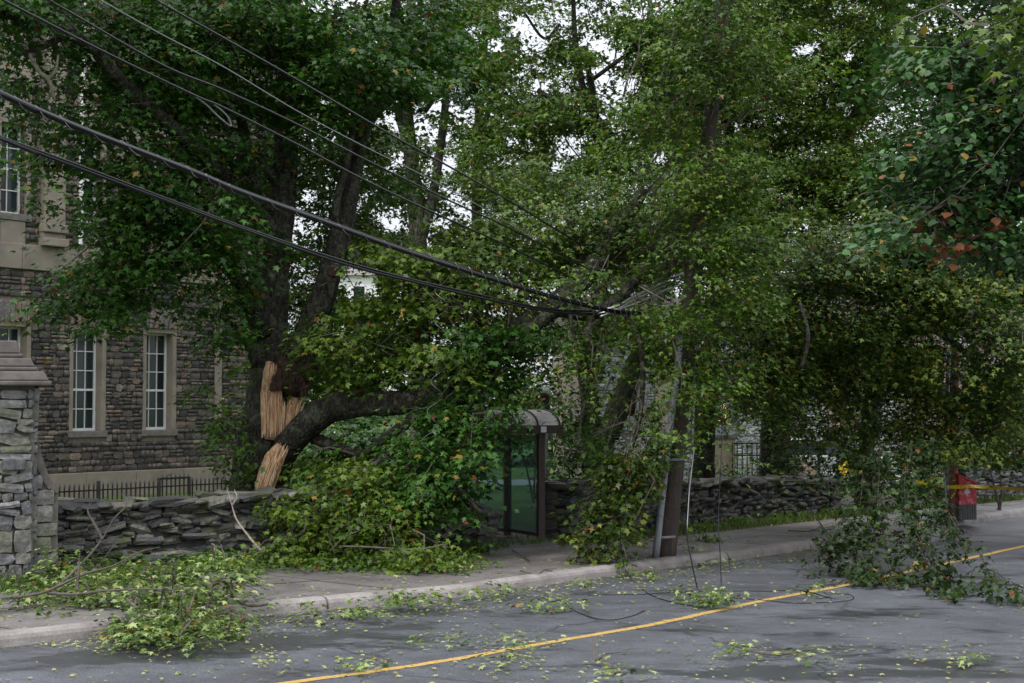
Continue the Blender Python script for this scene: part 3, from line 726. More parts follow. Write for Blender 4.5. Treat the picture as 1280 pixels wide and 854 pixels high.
for a in wx:
    x, y, d = project(FR.w(a, 3))
    if x < -400: continue
    window(FR, bld, a, ww, zws, zwt, 5 if True else 4, 3)
    voussoirs(FR, bld, a, ww, zwt + .01, .47, 7)
    window(FR, bld, a + uo - .12, uw + .24, zu0, zu1, 4, 2, rev=.2)
    pnl = MB(); lo, hi = a + .22, a + ww - .22
    FR.box(pnl, lo, hi, zband1, zu0 - .17, .003, .07); FR.box(pnl, lo, a + uo - .13, zu0 + .0, ZT, .003, .068); FR.box(pnl, a + uo + uw + .13, hi, zu0 + .0, ZT, .003, .068)
    FR.box(pnl, a + uo - .12, a + uo + uw + .12, zu1 + .01, ZT, .003, .066)
    pnl.build('dressed_stone_bay', M['lime'], bld)
for c in pil:
    if project(FR.w(c, 6))[0] < -300: continue
    p_ = MB(); FR.box(p_, c - .31, c + .31, zband1 + .55, ZT, .003, .22); FR.box(p_, c - .36, c + .36, zband1 + .34, zband1 + .55, .003, .28); FR.box(p_, c - .34, c + .34, zband1 + .2, zband1 + .34, .003, .2); FR.box(p_, c - .37, c + .37, zband1 + .002, zband1 + .2, .003, .3)
    p_.build('pilaster', M['lime'], bld, bevel=.02)
bc = MB(); a = S0
while a < S1:
    FR.box(bc, a, min(S1, a + 1.9) - .012, zband0, zband1, .002, .13); a += 1.9
bc.build('string_course', M['lime'], bld, bevel=.015)
# plinth with its lower stepped stretch
stp = hp(264, 580)[0]
a = S0; zz = zpl
while a < stp:
    pm = MB(); b1 = min(a + 1.6, stp); FR.box(pm, a, b1 - .01, 0, zz, .002, .12); pm.build('plinth_stone', M['lime'], bld, bevel=.01); a += 1.6
while a < S1:
    pm = MB(); b1 = min(a + 1.6, S1); FR.box(pm, a, b1 - .01, 0, zz + .18, .002, .12); pm.build('plinth_stone', M['lime'], bld, bevel=.01); a += 1.6
sq = MB(); FR.box(sq, s_w3, s_w3 + .2, hp(268, 536)[1], zband0, .0, .14); sq.build('stone_strip', M['lime'], bld)
# white rainwater pipe upstairs
dp = hp(88, 230)[0]; dpm = MB(); dpm.tube([FR.w(dp, zband1 + .1, .42), FR.w(dp, ZT, .42)], .06, 8); dpm.build('rainwater_pipe', M['white'], bld)

# ---------------- iron railings before the building
fa, fb = P(68, 622, 33.5), P(292, 600, 37.5); fa.z = fb.z = 0
rl = empty('iron_railing', fa, 'low black iron railing between the dry stone wall and the building', 'railing')
zt = P(150, 605, 35)[2]; L_ = (fb - fa).length; dv = (fb - fa).normalized(); N_ = int(L_ / .125); rz_ = math.atan2(dv.y, dv.x)
MB().bar(fa + Vector((0, 0, zt - .1)), fb + Vector((0, 0, zt - .1)), .04, .03).build('rail', M['iron'], rl)
MB().bar(fa + Vector((0, 0, .25)), fb + Vector((0, 0, .25)), .04, .03).build('rail', M['iron'], rl)
me = None
for k in range(N_ + 1):
    p = fa + dv * (L_ * k / N_); x = project(p)[0]; tall = 198 < x < 236
    if me is None:
        q = MB(); q.box(p + Vector((0, 0, zt / 2)), (.028, .028, zt)); q.box(p + Vector((0, 0, zt + .035)), (.05, .05, .07), taper=.1); o = q.build('picket', M['iron'], rl); me = o.data; o0_ = o; p0_ = p
    else:
        o = o0_.copy(); COL.objects.link(o); o.location = p - p0_
    if tall: o.scale = (1, 1, 1.13)
for x in (122, 198, 236, 290):
    t_ = FR and None
    for k in range(200):
        p = fa + dv * (L_ * k / 200)
        if project(p)[0] >= x: break
    MB().box(p + Vector((0, 0, zt * .56)), (.07, .07, zt * 1.12)).build('post', M['iron'], rl)
p1 = [fa + dv * (L_ * k / 300) for k in range(301)]; pa = next(p for p in p1 if project(p)[0] > 198); pb = next(p for p in p1 if project(p)[0] > 236)
MB().bar(pa + Vector((0, 0, zt * 1.1)), pb + Vector((0, 0, zt * 1.1)), .04, .04).build('rail', M['iron'], rl)

# ---------------- gate pier at left
PX1 = G(41, 729, .1); dirp = Vector((-.93, -.37, 0)).normalized(); qn = Vector((dirp.y, -dirp.x, 0))
if qn.y > 0: qn = -qn
FP = Frame(PX1, 0); FP.d = -dirp; FP.n = qn; FP.rz = math.atan2(FP.d.y, FP.d.x)
pier = empty('gate_pier', PX1, 'tall rubble stone gate pier with a stepped capstone at the left edge', 'gate pier')
zc = P(40, 492, PX1.y)[2]; PW = 1.5
q = MB(); FP.box(q, -PW, 0, 0, zc, -1.1, -.02); q.build('pier_core', M['piermortar'], pier)
ss = StoneSet('pier_stone', M['pier'], pier)
masonry(FP, ss, -PW, -.02, 0, zc, [(-.5, -.12, .0, .0)], ch=(.1, .34), ln=(.12, .46), proud=.05, gap=.015, tilt=.14)
F3 = Frame(PX1, 0); F3.d = FP.n * -1; F3.n = FP.d; F3.rz = math.atan2(F3.d.y, F3.d.x)
masonry(F3, ss, .02, 1.08, 0, zc, [], ch=(.14, .34), ln=(.2, .5), proud=.04, gap=.02, tilt=.08)
ss.build(200)
for k, (z0, z1, ov) in enumerate(((0, .07, .2), (.07, .2, .17), (.2, .26, .03), (.26, .38, .0), (.38, .44, -.14), (.44, .62, -.18))):
    c = MB(); cc = FP.w(-PW / 2, zc + (z0 + z1) / 2, -.55); c.box(cc, (PW + 2 * ov, 1.1 + 2 * ov, z1 - z0 - .004), FP.rz, taper=.93 if k in (1, 3, 5) else 1.0)
    c.build('capstone', M['pcap'], pier, bevel=.02)
# string stones projecting
for (x, y, w_) in ((17, 590, .3),):
    a, z = FP.hit(x, y); c = MB(); FP.box(c, a - w_ / 2, a + w_ / 2, z - .08, z + .08, -.05, .12); c.build('projecting_block', M['pier'], pier, bevel=.02)
# swept shoulder wall of the pier
sh = MB(); prf = []
A0_, Z0_ = 0.0, P(46, 560, PX1.y)[2]; A1_, Z1_ = FP.hit(74, 612)[0] + .0, P(74, 625, PX1.y)[2]
for k in range(9):
    u = k / 8; prf.append((A0_ + (A1_ - A0_) * (u ** 1.0), Z0_ + (Z1_ - Z0_) * (1 - (1 - u) ** 2.2)))
n = len(prf); b = 0
for o_ in (-.12, -.62):
    for a, z in prf: sh.v.append(tuple(FP.w(a, z, o_)))
    sh.v.append(tuple(FP.w(A1_, 0, o_))); sh.v.append(tuple(FP.w(A0_, 0, o_)))
m_ = n + 2; sh.f.append(tuple(range(m_))[::-1]); sh.f.append(tuple(range(m_, 2 * m_)))
for k in range(m_): k2 = (k + 1) % m_; sh.f.append((k, k2, m_ + k2, m_ + k))
sh.build('shoulder_core', M['piermortar'], pier)
cap_ = MB()
for k in range(n - 1):
    a, z = prf[k]; a2, z2 = prf[k + 1]; cap_.bar(FP.w(a, z + .03, -.37), FP.w(a2, z2 + .03, -.37), .6, .1)
cap_.build('shoulder_coping', M['pcap'], pier)
s3 = StoneSet('pier_stone', M['pier'], pier, 'shoulder_stones'); z = 0
while z < Z0_ - .1:
    h = random.uniform(.14, .3); amax = max([a for a, zz in prf if zz > z + h * .8] + [0]); a = 0
    while a < amax - .08:
        l = min(random.uniform(.22, .45), amax - a); c = FP.w(a + l / 2, z + h / 2, -.12); s3.add(c, (l - .015, .14, h - .015), (0, random.gauss(0, .06), FP.rz), 1); a += l
    z += h
s3.build(60)

# ================================================================== far buildings on the right
gb = Frame(P(700, 600, 49), math.radians(80)); gb.o.z = 0; gb.n = Vector((gb.d.y, -gb.d.x, 0))
grey = empty('grey_stone_building', gb.o, 'pale blue-grey coursed stone building seen between the trunks behind the shelter', 'building')
q = MB(); gb.box(q, .8, 11, 0, 4.9, -5, 0); q.build('wall', M['mortar'], grey)
ss = StoneSet('wall_stone', M['greystone'], grey, 'wall_stones'); hl = [(3.0, 4.1, 1.6, 3.6), (8.6, 9.7, 1.6, 3.6)]
masonry(gb, ss, .8, 11, .1, 4.9, hl, ch=(.14, .22), ln=(.3, .7), proud=.03); ss.build(300)
for h in hl: window(gb, grey, h[0], h[1] - h[0], h[2] + .16, h[3], 4, 3, rev=.12, meeting=False)
q = MB(); 
for k in range(5): gb.box(q, .6 , 11.2, 4.9 + k * .2, 5.1 + k * .2, -5.2 + k * .5, .3 - k * .5)
q.build('roof', M['sill'], grey)
# red rubble building further right
rb = Frame(P(1090, 600, 52), math.radians(74)); rb.o.z = 0; rb.n = Vector((rb.d.y, -rb.d.x, 0))
red = empty('red_stone_building', rb.o, 'reddish rubble stone building behind the red letter box', 'building')
q = MB(); rb.box(q, 0, 9, 0, 6, -5, 0); q.build('wall', M['mortar'], red)
ss = StoneSet('wall_stone', M['redstone'], red, 'wall_stones'); hl = [(.9, 1.9, .8, 2.7), (3.6, 4.6, .8, 2.7), (6.3, 7.3, .8, 2.7)]
masonry(rb, ss, 0, 9, 0, 6, hl, ch=(.18, .3), ln=(.25, .6), proud=.05); ss.build(260)
for h in hl: window(rb, red, h[0], h[1] - h[0], h[2] + .16, h[3], 4, 2, rev=.15)
q = MB()
for k in range(5): rb.box(q, -.3, 9.3, 6 + k * .35, 6.35 + k * .35, -5.2 + k * .5, .3 - k * .5)
q.build('roof', M['sill'], red)
# distant pale houses seen through the upper gap
ph = empty('pale_distant_house', P(468, 480, 95) * 1.0, 'white distant house glimpsed between the broken maple stems', 'house'); ph.location.z = 0
c = P(455, 362, 95)
MB().box((c.x, c.y, (c.z + .6) / 2), (5, 6, c.z + .6)).build('wall', M['farwhite'], ph)
MB().box((c.x, c.y, c.z + 1.2), (5.6, 6.6, 1.2), taper=.3).build('roof', M['sill'], ph)
for dx in (-1.6, 0, 1.6):
    wi = MB().box((c.x + dx, c.y - 3.02, c.z - .5), (.8, .06, 1.1)).build('window', M['white'], ph); MB().box((c.x + dx, c.y - 3.07, c.z - .5), (.62, .04, .92)).build('pane', M['glass'], wi)

# gate pillar with pedestal cap and gilded figure
gp = P(905, 600, 44); gp.z = 0
gate = empty('gate_pillar', gp, 'tan stone gate pillar with a stepped cap and gilded finial beyond the second wall', 'gate pillar')
zt_ = P(905, 548, 44)[2]; wd_ = 26 / F * 44
MB().box(gp + Vector((0, 0, zt_ / 2)), (wd_, wd_, zt_)).build('shaft', M['tan'], gate, bevel=.02)
MB().box(gp + Vector((0, 0, zt_ + .05)), (wd_ * 1.22, wd_ * 1.22, .12)).build('cap', M['sill'], gate, bevel=.02)
MB().box(gp + Vector((0, 0, zt_ + .24)), (wd_ * 1.1, wd_ * 1.1, .26), taper=.6).build('cap', M['conduit'], gate)
MB()._lathe(gp + Vector((0, 0, zt_ + .37)), [(0, .2), (.1, .2), (.16, .1), (.3, .07), (.45, .12), (.55, .05), (.6, .01)], 10).build('finial', M['gold'], gate)
ir = empty('iron_gate', P(935, 600, 44.2), 'thin iron bar gate panel beside the tan gate pillar', 'gate'); ir.location.z = 0
x0, x1 = P(913, 600, 44)[0], P(962, 600, 44)[0]; zi = P(930, 553, 44)[2]
for k in range(9):
    xx = x0 + (x1 - x0) * k / 8; MB().box((xx, 43.6, zi / 2), (.03, .03, zi)).build('bar', M['iron'], ir)
for z in (.3, zi - .35, zi - .02): MB().box(((x0 + x1) / 2, 43.6, z), (x1 - x0, .035, .035)).build('rail', M['iron'], ir)
# standing stone
st = P(999, 604, 40); zs = P(999, 572, 40)[2]
mb_ = MB(); ring = []
for i, (u, r) in enumerate(((0, .42), (.2, .4), (.4, .36), (.6, .34), (.75, .3), (.88, .22), (.97, .12))):
    for k in range(9):
        a = 2 * math.pi * k / 9; rr = r * random.uniform(.82, 1.15); mb_.v.append((st.x + math.cos(a) * rr, st.y + math.sin(a) * rr, .3 + u * (zs - .3)))
    if i:
        for k in range(9): k2 = (k + 1) % 9; b0 = i * 9; mb_.f.append((b0 - 9 + k, b0 - 9 + k2, b0 + k2, b0 + k))
mb_.f.append(tuple(range(54, 63))); bse = len(mb_.v); mb_.box((st.x, st.y, .15), (1.0, .9, .3))
tag(mb_.build('standing_stone', M['carvest']), 'pinkish weathered upright stone just behind the wall top', 'standing stone')
# rough stone post at the opening in the wall
po = P(1085, 636, 37.5); po.z = .1
root = empty('rough_stone_post', po, 'rough reddish stone post at the end of the second wall', 'stone post')
ss = StoneSet('stone', M['redstone'], root); fp_ = Frame(po, math.radians(75))
for k in range(7):
    ss.add(po + Vector((random.uniform(-.03, .03), 0, .1 + k * .19)), (random.uniform(.5, .62), .55, .2), (0, 0, random.uniform(-.2, .2)), 1)
ss.build(20)
# dark lamp post among the leaves
lp2 = P(1024, 640, 41); lp2.z = 0; zl = P(1024, 548, 41)[2]
r_ = empty('black_lamp_post', lp2, 'thin black lamp post with a small head beyond the second wall', 'lamp post')
MB()._lathe(lp2, [(0, .1), (.3, .08), (.4, .045), (zl - .3, .04), (zl - .28, .08), (zl - .1, .09)], 10).build('post', M['iron'], r_)
MB()._lathe(lp2 + Vector((0, 0, zl - .1)), [(0, .1), (.25, .14), (.33, .06)], 10).build('lantern', M['globe'], r_)
# parked silver car
cc_ = P(1035, 600, 46); cc_.z = 0
car = empty('parked_car', cc_, 'pale silver car parked beyond the second wall, mostly hidden by leaves', 'car')
def carprofile(prof, w_, name, mat, y0=0):
    mb = MB(); n = len(prof)
    for sy, k in ((-1, 1), (1, 1)):
        for x, z, inset in prof: mb.v.append((cc_.x + x, cc_.y + sy * (w_ / 2 - inset), z))
    mb.f.append(tuple(range(n))[::-1]); mb.f.append(tuple(range(n, 2 * n)))
    for k in range(n): k2 = (k + 1) % n; mb.f.append((k, k2, n + k2, n + k))
    return mb.build(name, mat, car, bevel=.03)
carprofile([(-2.2, .35, 0), (-2.25, .75, .05), (-2.0, 1.0, .08), (-1.2, 1.05, .06), (1.0, 1.05, .06), (1.6, .98, .08), (2.2, .82, .1), (2.3, .5, .05), (2.25, .3, 0)], 1.75, 'body', M['carpaint'])
carprofile([(-1.9, 1.0, .1), (-1.45, 1.45, .22), (.2, 1.5, .22), (1.0, 1.03, .1)], 1.7, 'cabin', M['glass'])
carprofile([(-1.4, 1.46, .22), (-1.35, 1.5, .24), (.15, 1.55, .24), (.22, 1.49, .22)], 1.72, 'roof', M['carpaint'])
for sx in (-1.35, 1.4):
    for sy in (-.82, .82):
        wh = MB().tube([(cc_.x + sx, cc_.y + sy - .1, .33), (cc_.x + sx, cc_.y + sy + .1, .33)], .33, 16).build('wheel', M['rubber'], car)
        MB().tube([(cc_.x + sx, cc_.y + sy - .115, .33), (cc_.x + sx, cc_.y + sy + .115, .33)], .2, 12).build('rim', M['carpaint'], wh)

# ================================================================== bus shelter
sA, sB = G(676, 676, .17), None
dS = Vector((.86, .5, 0)).normalized() * 1.0; dS = Vector((.93, .36, 0)).normalized(); qS = Vector((-dS.y, dS.x, 0))
shel = empty('bus_shelter', sA, 'brown framed glass bus shelter with a curved grey roof', 'bus shelter')
hS = 2.0; Ls = 1.7
def SP(a, b_, z): return sA + dS * a + qS * b_ + Vector((0, 0, z))
posts = [(0, 0), (-Ls, 0), (-.13, 1.25), (-Ls, 1.25), (-.95, 1.25)]
zt_ = P(676, 541, sA.y)[2] - sA.z
for a, b_ in posts: MB().box(SP(a, b_, zt_ / 2), (.11, .11, zt_), math.atan2(dS.y, dS.x)).build('post', M['bronze'], shel)
def spanel(a0, b0, a1, b1, z0, z1, nm='glass_panel'):
    return MB().bar(SP(a0, b0, (z0 + z1) / 2), SP(a1, b1, (z0 + z1) / 2), .012, z1 - z0).build(nm, M['shglass'], shel)
spanel(-.02, .06, -.12, 1.19, .12, zt_ - .05); spanel(-.2, 1.25, -.89, 1.25, .12, zt_ - .05); spanel(-1.0, 1.25, -Ls + .05, 1.25, .12, zt_ - .05)
for z in (.1,):
    MB().bar(SP(0, 0, z), SP(-.13, 1.25, z), .05, .06).build('rail', M['bronze'], shel); MB().bar(SP(-.13, 1.25, z), SP(-Ls, 1.25, z), .05, .06).build('rail', M['bronze'], shel)
ra, rb_ = -Ls - .1, .3
MB().bar(SP(ra, -.2, zt_ + .06), SP(rb_, -.2, zt_ + .06), .08, .14).build('fascia', M['bronze'], shel); MB().bar(SP(ra, 1.45, zt_ + .06), SP(rb_, 1.45, zt_ + .06), .08, .14).build('fascia', M['bronze'], shel)
for aa in (ra, rb_): MB().bar(SP(aa, -.2, zt_ + .06), SP(aa, 1.45, zt_ + .06), .078, .138).build('fascia', M['bronze'], shel)
mb_ = MB(); NV = 12
def arc(k, r=0): th = math.pi * k / NV; return (.625 - (.86 + r) * math.cos(th), zt_ + .13 + (.26 + r) * math.sin(th))
for k in range(NV + 1):
    y_, z_ = arc(k)
    for aa in (ra, rb_): mb_.v.append(tuple(SP(aa, y_, z_)))
    if k: b0 = 2 * k; mb_.f.append((b0 - 2, b0 - 1, b0 + 1, b0))
mb_.f.append(tuple(range(0, 2 * NV + 2, 2))); mb_.f.append(tuple(range(1, 2 * NV + 2, 2))[::-1]); mb_.f.append((0, 1, 2 * NV + 1, 2 * NV))
mb_.build('roof', M['shroof'], shel)
for j in range(6):
    aa = ra + .05 + (rb_ - ra - .1) * j / 5; MB().tube([SP(aa, *arc(k, .012)) for k in range(NV + 1)], .016, 5).build('roof_rib', M['bronze'], shel)
MB().bar(SP(-.1, -.255, zt_ + .06), SP(-.0, -.255, zt_ + .06), .012, .1).build('number_plate', M['globe'], shel, )
# lamp post behind the shelter
lp = P(682, 620, 31.5); lp.z = .1; zl = P(682, 508, 31.5)[2]
lamp = empty('lamp_post', lp, 'grey lamp post with a clear globe standing behind the bus shelter roof', 'lamp post')
MB()._lathe(lp, [(0, .1), (.2, .08), (.3, .055), (zl - .15, .05)], 12).build('post', M['conduit'], lamp)
MB()._lathe(lp + Vector((0, 0, zl - .17)), [(0, .06), (.04, .09), (.1, .09), (.12, .06), (.2, .075), (.28, .1), (.33, .1)], 12).build('lamp_collar', M['iron'], lamp)
MB()._lathe(lp + Vector((0, 0, zl + .16)), [(0, .09), (.07, .12), (.16, .12), (.24, .09), (.28, .03)], 14).build('lamp_globe', M['globe'], lamp, smooth=True)

# ================================================================== utility poles
u0 = G(829, 697, .12); D0 = u0.y
pl = empty('utility_pole', u0, 'leaning dark wooden utility pole with a grey conduit at the kerb', 'utility pole', 'utility poles')
a_, b_, c_ = P(829, 697, D0), P(846, 540, D0 + .1), P(888, 150, D0 + .4); d_ = P(912, -60, D0 + .5)
a_.z = .0
def pr(x): return x / F * D0
MB().tube(smoothline([a_, b_, P(866, 350, D0 + .2), c_, d_], 5), smoothval([pr(15), pr(13), pr(11.5), pr(9.5), pr(8)], 5), 16, .015).build('pole_shaft', M['pole'], pl, smooth=True)
MB().tube(smoothline([P(820, 697, D0 - .25), P(828, 620, D0 - .22), P(838, 530, D0 - .2), P(846, 470, D0 - .2), P(851, 405, D0 - .2)], 5), .052, 10).build('conduit', M['conduit'], pl, smooth=True)
for (x, y) in ((822, 672), (833, 575), (845, 470)):
    MB().tube([P(x - 6, y, D0 - .22), P(x + 8, y, D0 - .26), P(x + 22, y - 1, D0 - .2)], .02, 5).build('clamp', M['conduit'], pl)
MB().bar(P(840, 330, D0 + .1), P(905, 322, D0 + .6), .1, .12).build('crossarm', M['pole'], pl)
u1 = G(1190, 650, .12); D1 = u1.y
p2 = empty('utility_pole', u1, 'reddish utility pole standing beside the red letter box', 'utility pole', 'utility poles')
MB().tube([(u1.x, u1.y, 0), P(1191, 545, D1), P(1194, 420, D1), P(1196, 120, D1)], [7 / F * D1, 6.5 / F * D1, 5.5 / F * D1, 4.3 / F * D1], 14, .01).build('pole_shaft', M['poler'], p2, smooth=True)
MB().tube([P(1183, 646, D1 - .25), P(1183, 520, D1 - .25), P(1186, 440, D1 - .25)], .045, 8).build('conduit', M['conduit'], p2, smooth=True)
MB().tube([P(1138, 424, D1 - .3), P(1165, 426.5, D1 - .25), P(1199, 426, D1 - .2)], .035, 8).build('street_light_arm', M['wire'], p2)
MB().box(P(1191, 549, D1), (.34, .34, .05)).build('band', M['conduit'], p2)

# red letter box
lb0 = G(1206, 650, .13); lbx = empty('letter_box', lb0, 'red patterned street letter box with a sloping top and grey base beside the pole', 'letter box')
W_, Dp = .4, .5; rz_ = math.radians(16); Rz = Matrix.Rotation(rz_, 3, 'Z'); ct = lb0 + Vector((0, Dp / 2, 0))
def LB(x, y, z): return ct + Rz @ Vector((x, y, z))
zg = P(1206, 631, lb0.y)[2] - lb0.z; z1_ = P(1206, 606, lb0.y)[2] - lb0.z; z2_ = P(1196, 595, lb0.y)[2] - lb0.z
MB().box(LB(0, 0, zg / 2), (W_, Dp, zg), rz_).build('base', M['boxgrey'], lbx)
for k in range(7): MB().box(LB(-W_ / 2 + .03 + k * (W_ - .06) / 6, -Dp / 2 - .006, zg / 2), (.018, .012, zg - .02), rz_).build('base_rib', M['boxgrey'], lbx)
mb_ = MB()
for y in (-Dp / 2, Dp / 2):
    for x, z in ((-W_ / 2, zg), (W_ / 2, zg), (W_ / 2, z1_), (-W_ / 2, z2_)): mb_.v.append(tuple(LB(x, y, z)))
mb_.f = [(0, 1, 2, 3), (7, 6, 5, 4), (0, 4, 5, 1), (1, 5, 6, 2), (2, 6, 7, 3), (3, 7, 4, 0)]
mb_.build('body', M['redpat'], lbx, bevel=.012)
mb_ = MB(); 
for y in (-Dp / 2 - .015, Dp / 2 + .015):
    for x, z in ((-W_ / 2 - .015, z2_ + .003), (W_ / 2 + .015, z1_ + .003), (W_ / 2 + .015, z1_ + .045), (-W_ / 2 - .015, z2_ + .045)): mb_.v.append(tuple(LB(x, y, z)))
mb_.f = [(0, 1, 2, 3), (7, 6, 5, 4), (0, 4, 5, 1), (1, 5, 6, 2), (2, 6, 7, 3), (3, 7, 4, 0)]; mb_.build('lid', M['red'], lbx)
MB().box(LB(W_ / 2 + .004, 0, (zg + z1_) / 2), (.01, Dp * .96, z1_ - zg), rz_).build('side_panel', M['red'], lbx)
# pale maple leaf emblem
lf = [(0, 1), (.22, .55), (.5, .7), (.42, .25), (.95, .3), (.6, -.1), (.72, -.3), (.12, -.3), (.08, -.75), (-.08, -.75), (-.12, -.3), (-.72, -.3), (-.6, -.1), (-.95, .3), (-.42, .25), (-.5, .7), (-.22, .55)]
mb_ = MB(); zc_ = zg + (z1_ - zg) * .62; k_ = .095
for yy in (-Dp / 2 - .014, -Dp / 2 - .004):
    for x, z in lf: mb_.v.append(tuple(LB(x * k_ - .02, yy, zc_ + z * k_)))
n = len(lf); mb_.f = [tuple(range(n)), tuple(range(n, 2 * n))[::-1]] + [(i, (i + 1) % n, n + (i + 1) % n, n + i) for i in range(n)]
mb_.build('leaf_emblem', M['pale'], lbx)

# caution tape
def tape(pts, label):
    Pw = smoothline([P(*p) for p in pts], 6); mb = MB()
    for i, p in enumerate(Pw):
        tw = .6 * math.sin(i * 1.1); mb.v.append(tuple(p + Vector((0, math.sin(tw) * .035, math.cos(tw) * .035)))); mb.v.append(tuple(p - Vector((0, math.sin(tw) * .035, math.cos(tw) * .035))))
        if i: k = 2 * i; mb.f.append((k - 2, k, k + 1, k - 1))
    return tag(mb.build('caution_tape', M['tape']), label, 'tape', 'yellow caution tape strung across the street')
dT = u1.y - .35
tape([(1048, 585, 33), (1075, 590, 33.2), (1110, 596, 33.4), (1150, 603, 33.7), (1188, 609, dT), (1214, 608, dT)], 'yellow tape stretched from the trees to the pole by the letter box')
tape([(1183, 609, dT), (1214, 608, dT), (1245, 610, 33), (1300, 612, 31), (1400, 610, 27)], 'yellow tape running right from the letter box pole')
tape([(1196, 608, dT), (1194, 615, dT), (1189, 622, dT)], 'loose end of yellow tape knotted by the letter box')
tape([(1052, 585, 33), (1060, 575, 33), (1049, 583, 33), (1056, 592, 33), (1064, 572, 33)], 'yellow tape tied round a branch above the second wall')
tape([(1158, 540, 32), (1166, 536, 32), (1176, 540, 32), (1183, 541, 32), (1170, 538, 32)], 'scrap of yellow tape caught high in the leaves near the pole')

# ================================================================== overhead lines
def cd(px):
    k = (px - 640) / F; t_ = (2.6 - 26 * k) / (.66 - .75 * k); return max(3.5, 26 - .75 * t_)
def cable(pts, r, mat, label, name='overhead_cable', off=0, group='overhead lines along the street', n=8):
    Pw = [P(x, y, cd(x) + off) for x, y in pts]
    p0 = Pw[0] + (Pw[0] - Pw[1]) * (12 / (Pw[0] - Pw[1]).length); Pw = [p0] + Pw
    return tag(MB().tube(smoothline(Pw, 8), r, n).build(name, mat, smooth=True), label, 'cable', group)
C1 = [(-60, 88), (0, 117), (100, 161), (240, 215), (300, 240), (400, 276), (500, 312), (600, 344), (690, 371), (760, 388), (800, 392)]
C2 = [(-60, 148), (0, 173), (100, 211), (300, 285), (430, 330), (520, 353), (600, 372), (680, 388), (740, 393)]
C3 = [(-60, -34), (0, -2), (120, 60), (240, 118), (280, 135), (370, 180), (455, 225), (540, 265), (614, 298), (660, 320), (720, 350)]
C4 = [(-60, -62), (60, 0), (200, 80), (280, 113), (370, 155), (463, 203), (560, 250), (638, 286), (735, 336)]
C5 = [(30, -52), (125, 0), (200, 42), (280, 84), (370, 138), (455, 183), (526, 218), (600, 258), (670, 300)]
C6 = [(90, -65), (195, 0), (280, 48), (380, 105), (498, 174), (570, 213), (638, 252), (700, 290), (752, 320)]
cable(C1, .034, M['cable'], 'thickest black telephone cable, with lashing wire wound round it')
Lw = smoothline([P(x, y, cd(x)) for x, y in C1], 40); hel = []
for i, p in enumerate(Lw):
    th = i * .9 if project(p)[0] > 560 else i * .55; r = .044 if project(p)[0] < 530 else .07; hel.append(p + Vector((0, math.cos(th) * r, math.sin(th) * r)))
tag(MB().tube(hel, .004, 4, cap=False).build('lashing_wire', M['thinwire']), 'thin spiral lashing wire wound round the thickest black cable', 'wire')
cable([(x, y - 3.5) for x, y in C1[:8]], .012, M['cable'], 'thin messenger wire lying just above the thickest cable')
cable(C2, .02, M['cable'], 'lowest black cable, below the thickest one')
cable([(x, y - 3.5 + (i % 2)) for i, (x, y) in enumerate(C2)], .014, M['cable'], 'thin wire twisted along the lowest black cable')
cable(C3, .015, M['cable'], 'third line from the bottom, with a loose splice loop')
cable(C4, .014, M['cable'], 'line just above the one with the splice loop')
cable(C5, .007, M['thinwire'], 'thinnest grey line crossing the top left')
cable(C6, .014, M['cable'], 'topmost black line running from the top edge to the tangled limb')
lo = [P(x, y, cd(x)) for x, y in ((242, 119), (258, 131), (270, 143), (284, 155), (289, 157), (286, 148), (278, 139), (268, 131))]
tag(MB().tube(smoothline(lo, 6), .009, 6).build('splice_loop', M['thinwire']), 'small loose wire loop hanging from a line at upper left', 'wire loop')
def wire(pts, r, mat, label, name='wire', cat='wire', group=None, n=6):
    return tag(MB().tube(smoothline([P(*p) for p in pts], 8), r, n).build(name, mat, smooth=True), label, cat, group)
wire([(745, 389, 25), (770, 383, 25), (790, 372, 25.2), (815, 360, 25.4), (850, 343, 25.6), (880, 326, 26)], .018, M['wire'], 'upper bright aluminium line beyond the tangled limb')
wire([(748, 392, 25), (772, 386, 25), (792, 375, 25.2), (817, 363, 25.4), (852, 347, 25.6)], .012, M['wire'], 'bright strand close under the upper aluminium line')
wire([(750, 396, 25), (776, 386, 25.1), (806, 375, 25.3), (828, 364, 25.5), (850, 356, 25.7)], .018, M['wire'], 'lower bright aluminium line beyond the tangled limb')
wire([(880, 326, 26), (940, 350, 27.5), (992, 378, 29), (1030, 392, 30), (1065, 406, 31), (1120, 430, 33), (1190, 445, 34.2)], .026, M['conduit'], 'grey cable bundle sagging between the two utility poles')
wire([(990, 300, 27), (1060, 355, 29), (1105, 385, 31), (1145, 398, 32.5), (1195, 418, 34.2)], .02, M['conduit'], 'grey line reaching the top of the second pole')
wire([(1199, 424, 34.3), (1222, 439, 35.5), (1250, 457, 37.5), (1290, 474, 41)], .022, M['wire'], 'bright line running right from the second pole')
wire([(1199, 428, 34.3), (1222, 443, 35.5), (1250, 459, 37.5), (1290, 478, 41)], .016, M['wire'], 'second bright line under the one right of the pole')
gw = 'broken service wires hanging to the road'
g1 = G(872, 742, .01)
wire([(876, 380, 24.6), (868, 470, 24.3), (861, 600, 23.6), (858, 660, 22.4), (864, 700, 21.8), (873, 741, g1.y)], .009, M['cable'], 'hanging wire nearest the leaning pole, reaching the road', group=gw)
wire([(868, 560, 24.2), (862, 610, 23.8), (860, 640, 23.6), (858, 668, 23.4)], .01, M['thinwire'], 'short pale wire hanging right of the leaning pole', group=gw)
g2 = G(902, 737, .01)
wire([(905, 420, 24.6), (902, 560, 24), (898, 640, 23), (900, 690, 22.3), (902, 736, g2.y)], .008, M['cable'], 'straight hanging wire farthest from the pole', group=gw)
g3 = G(788, 728, .01)
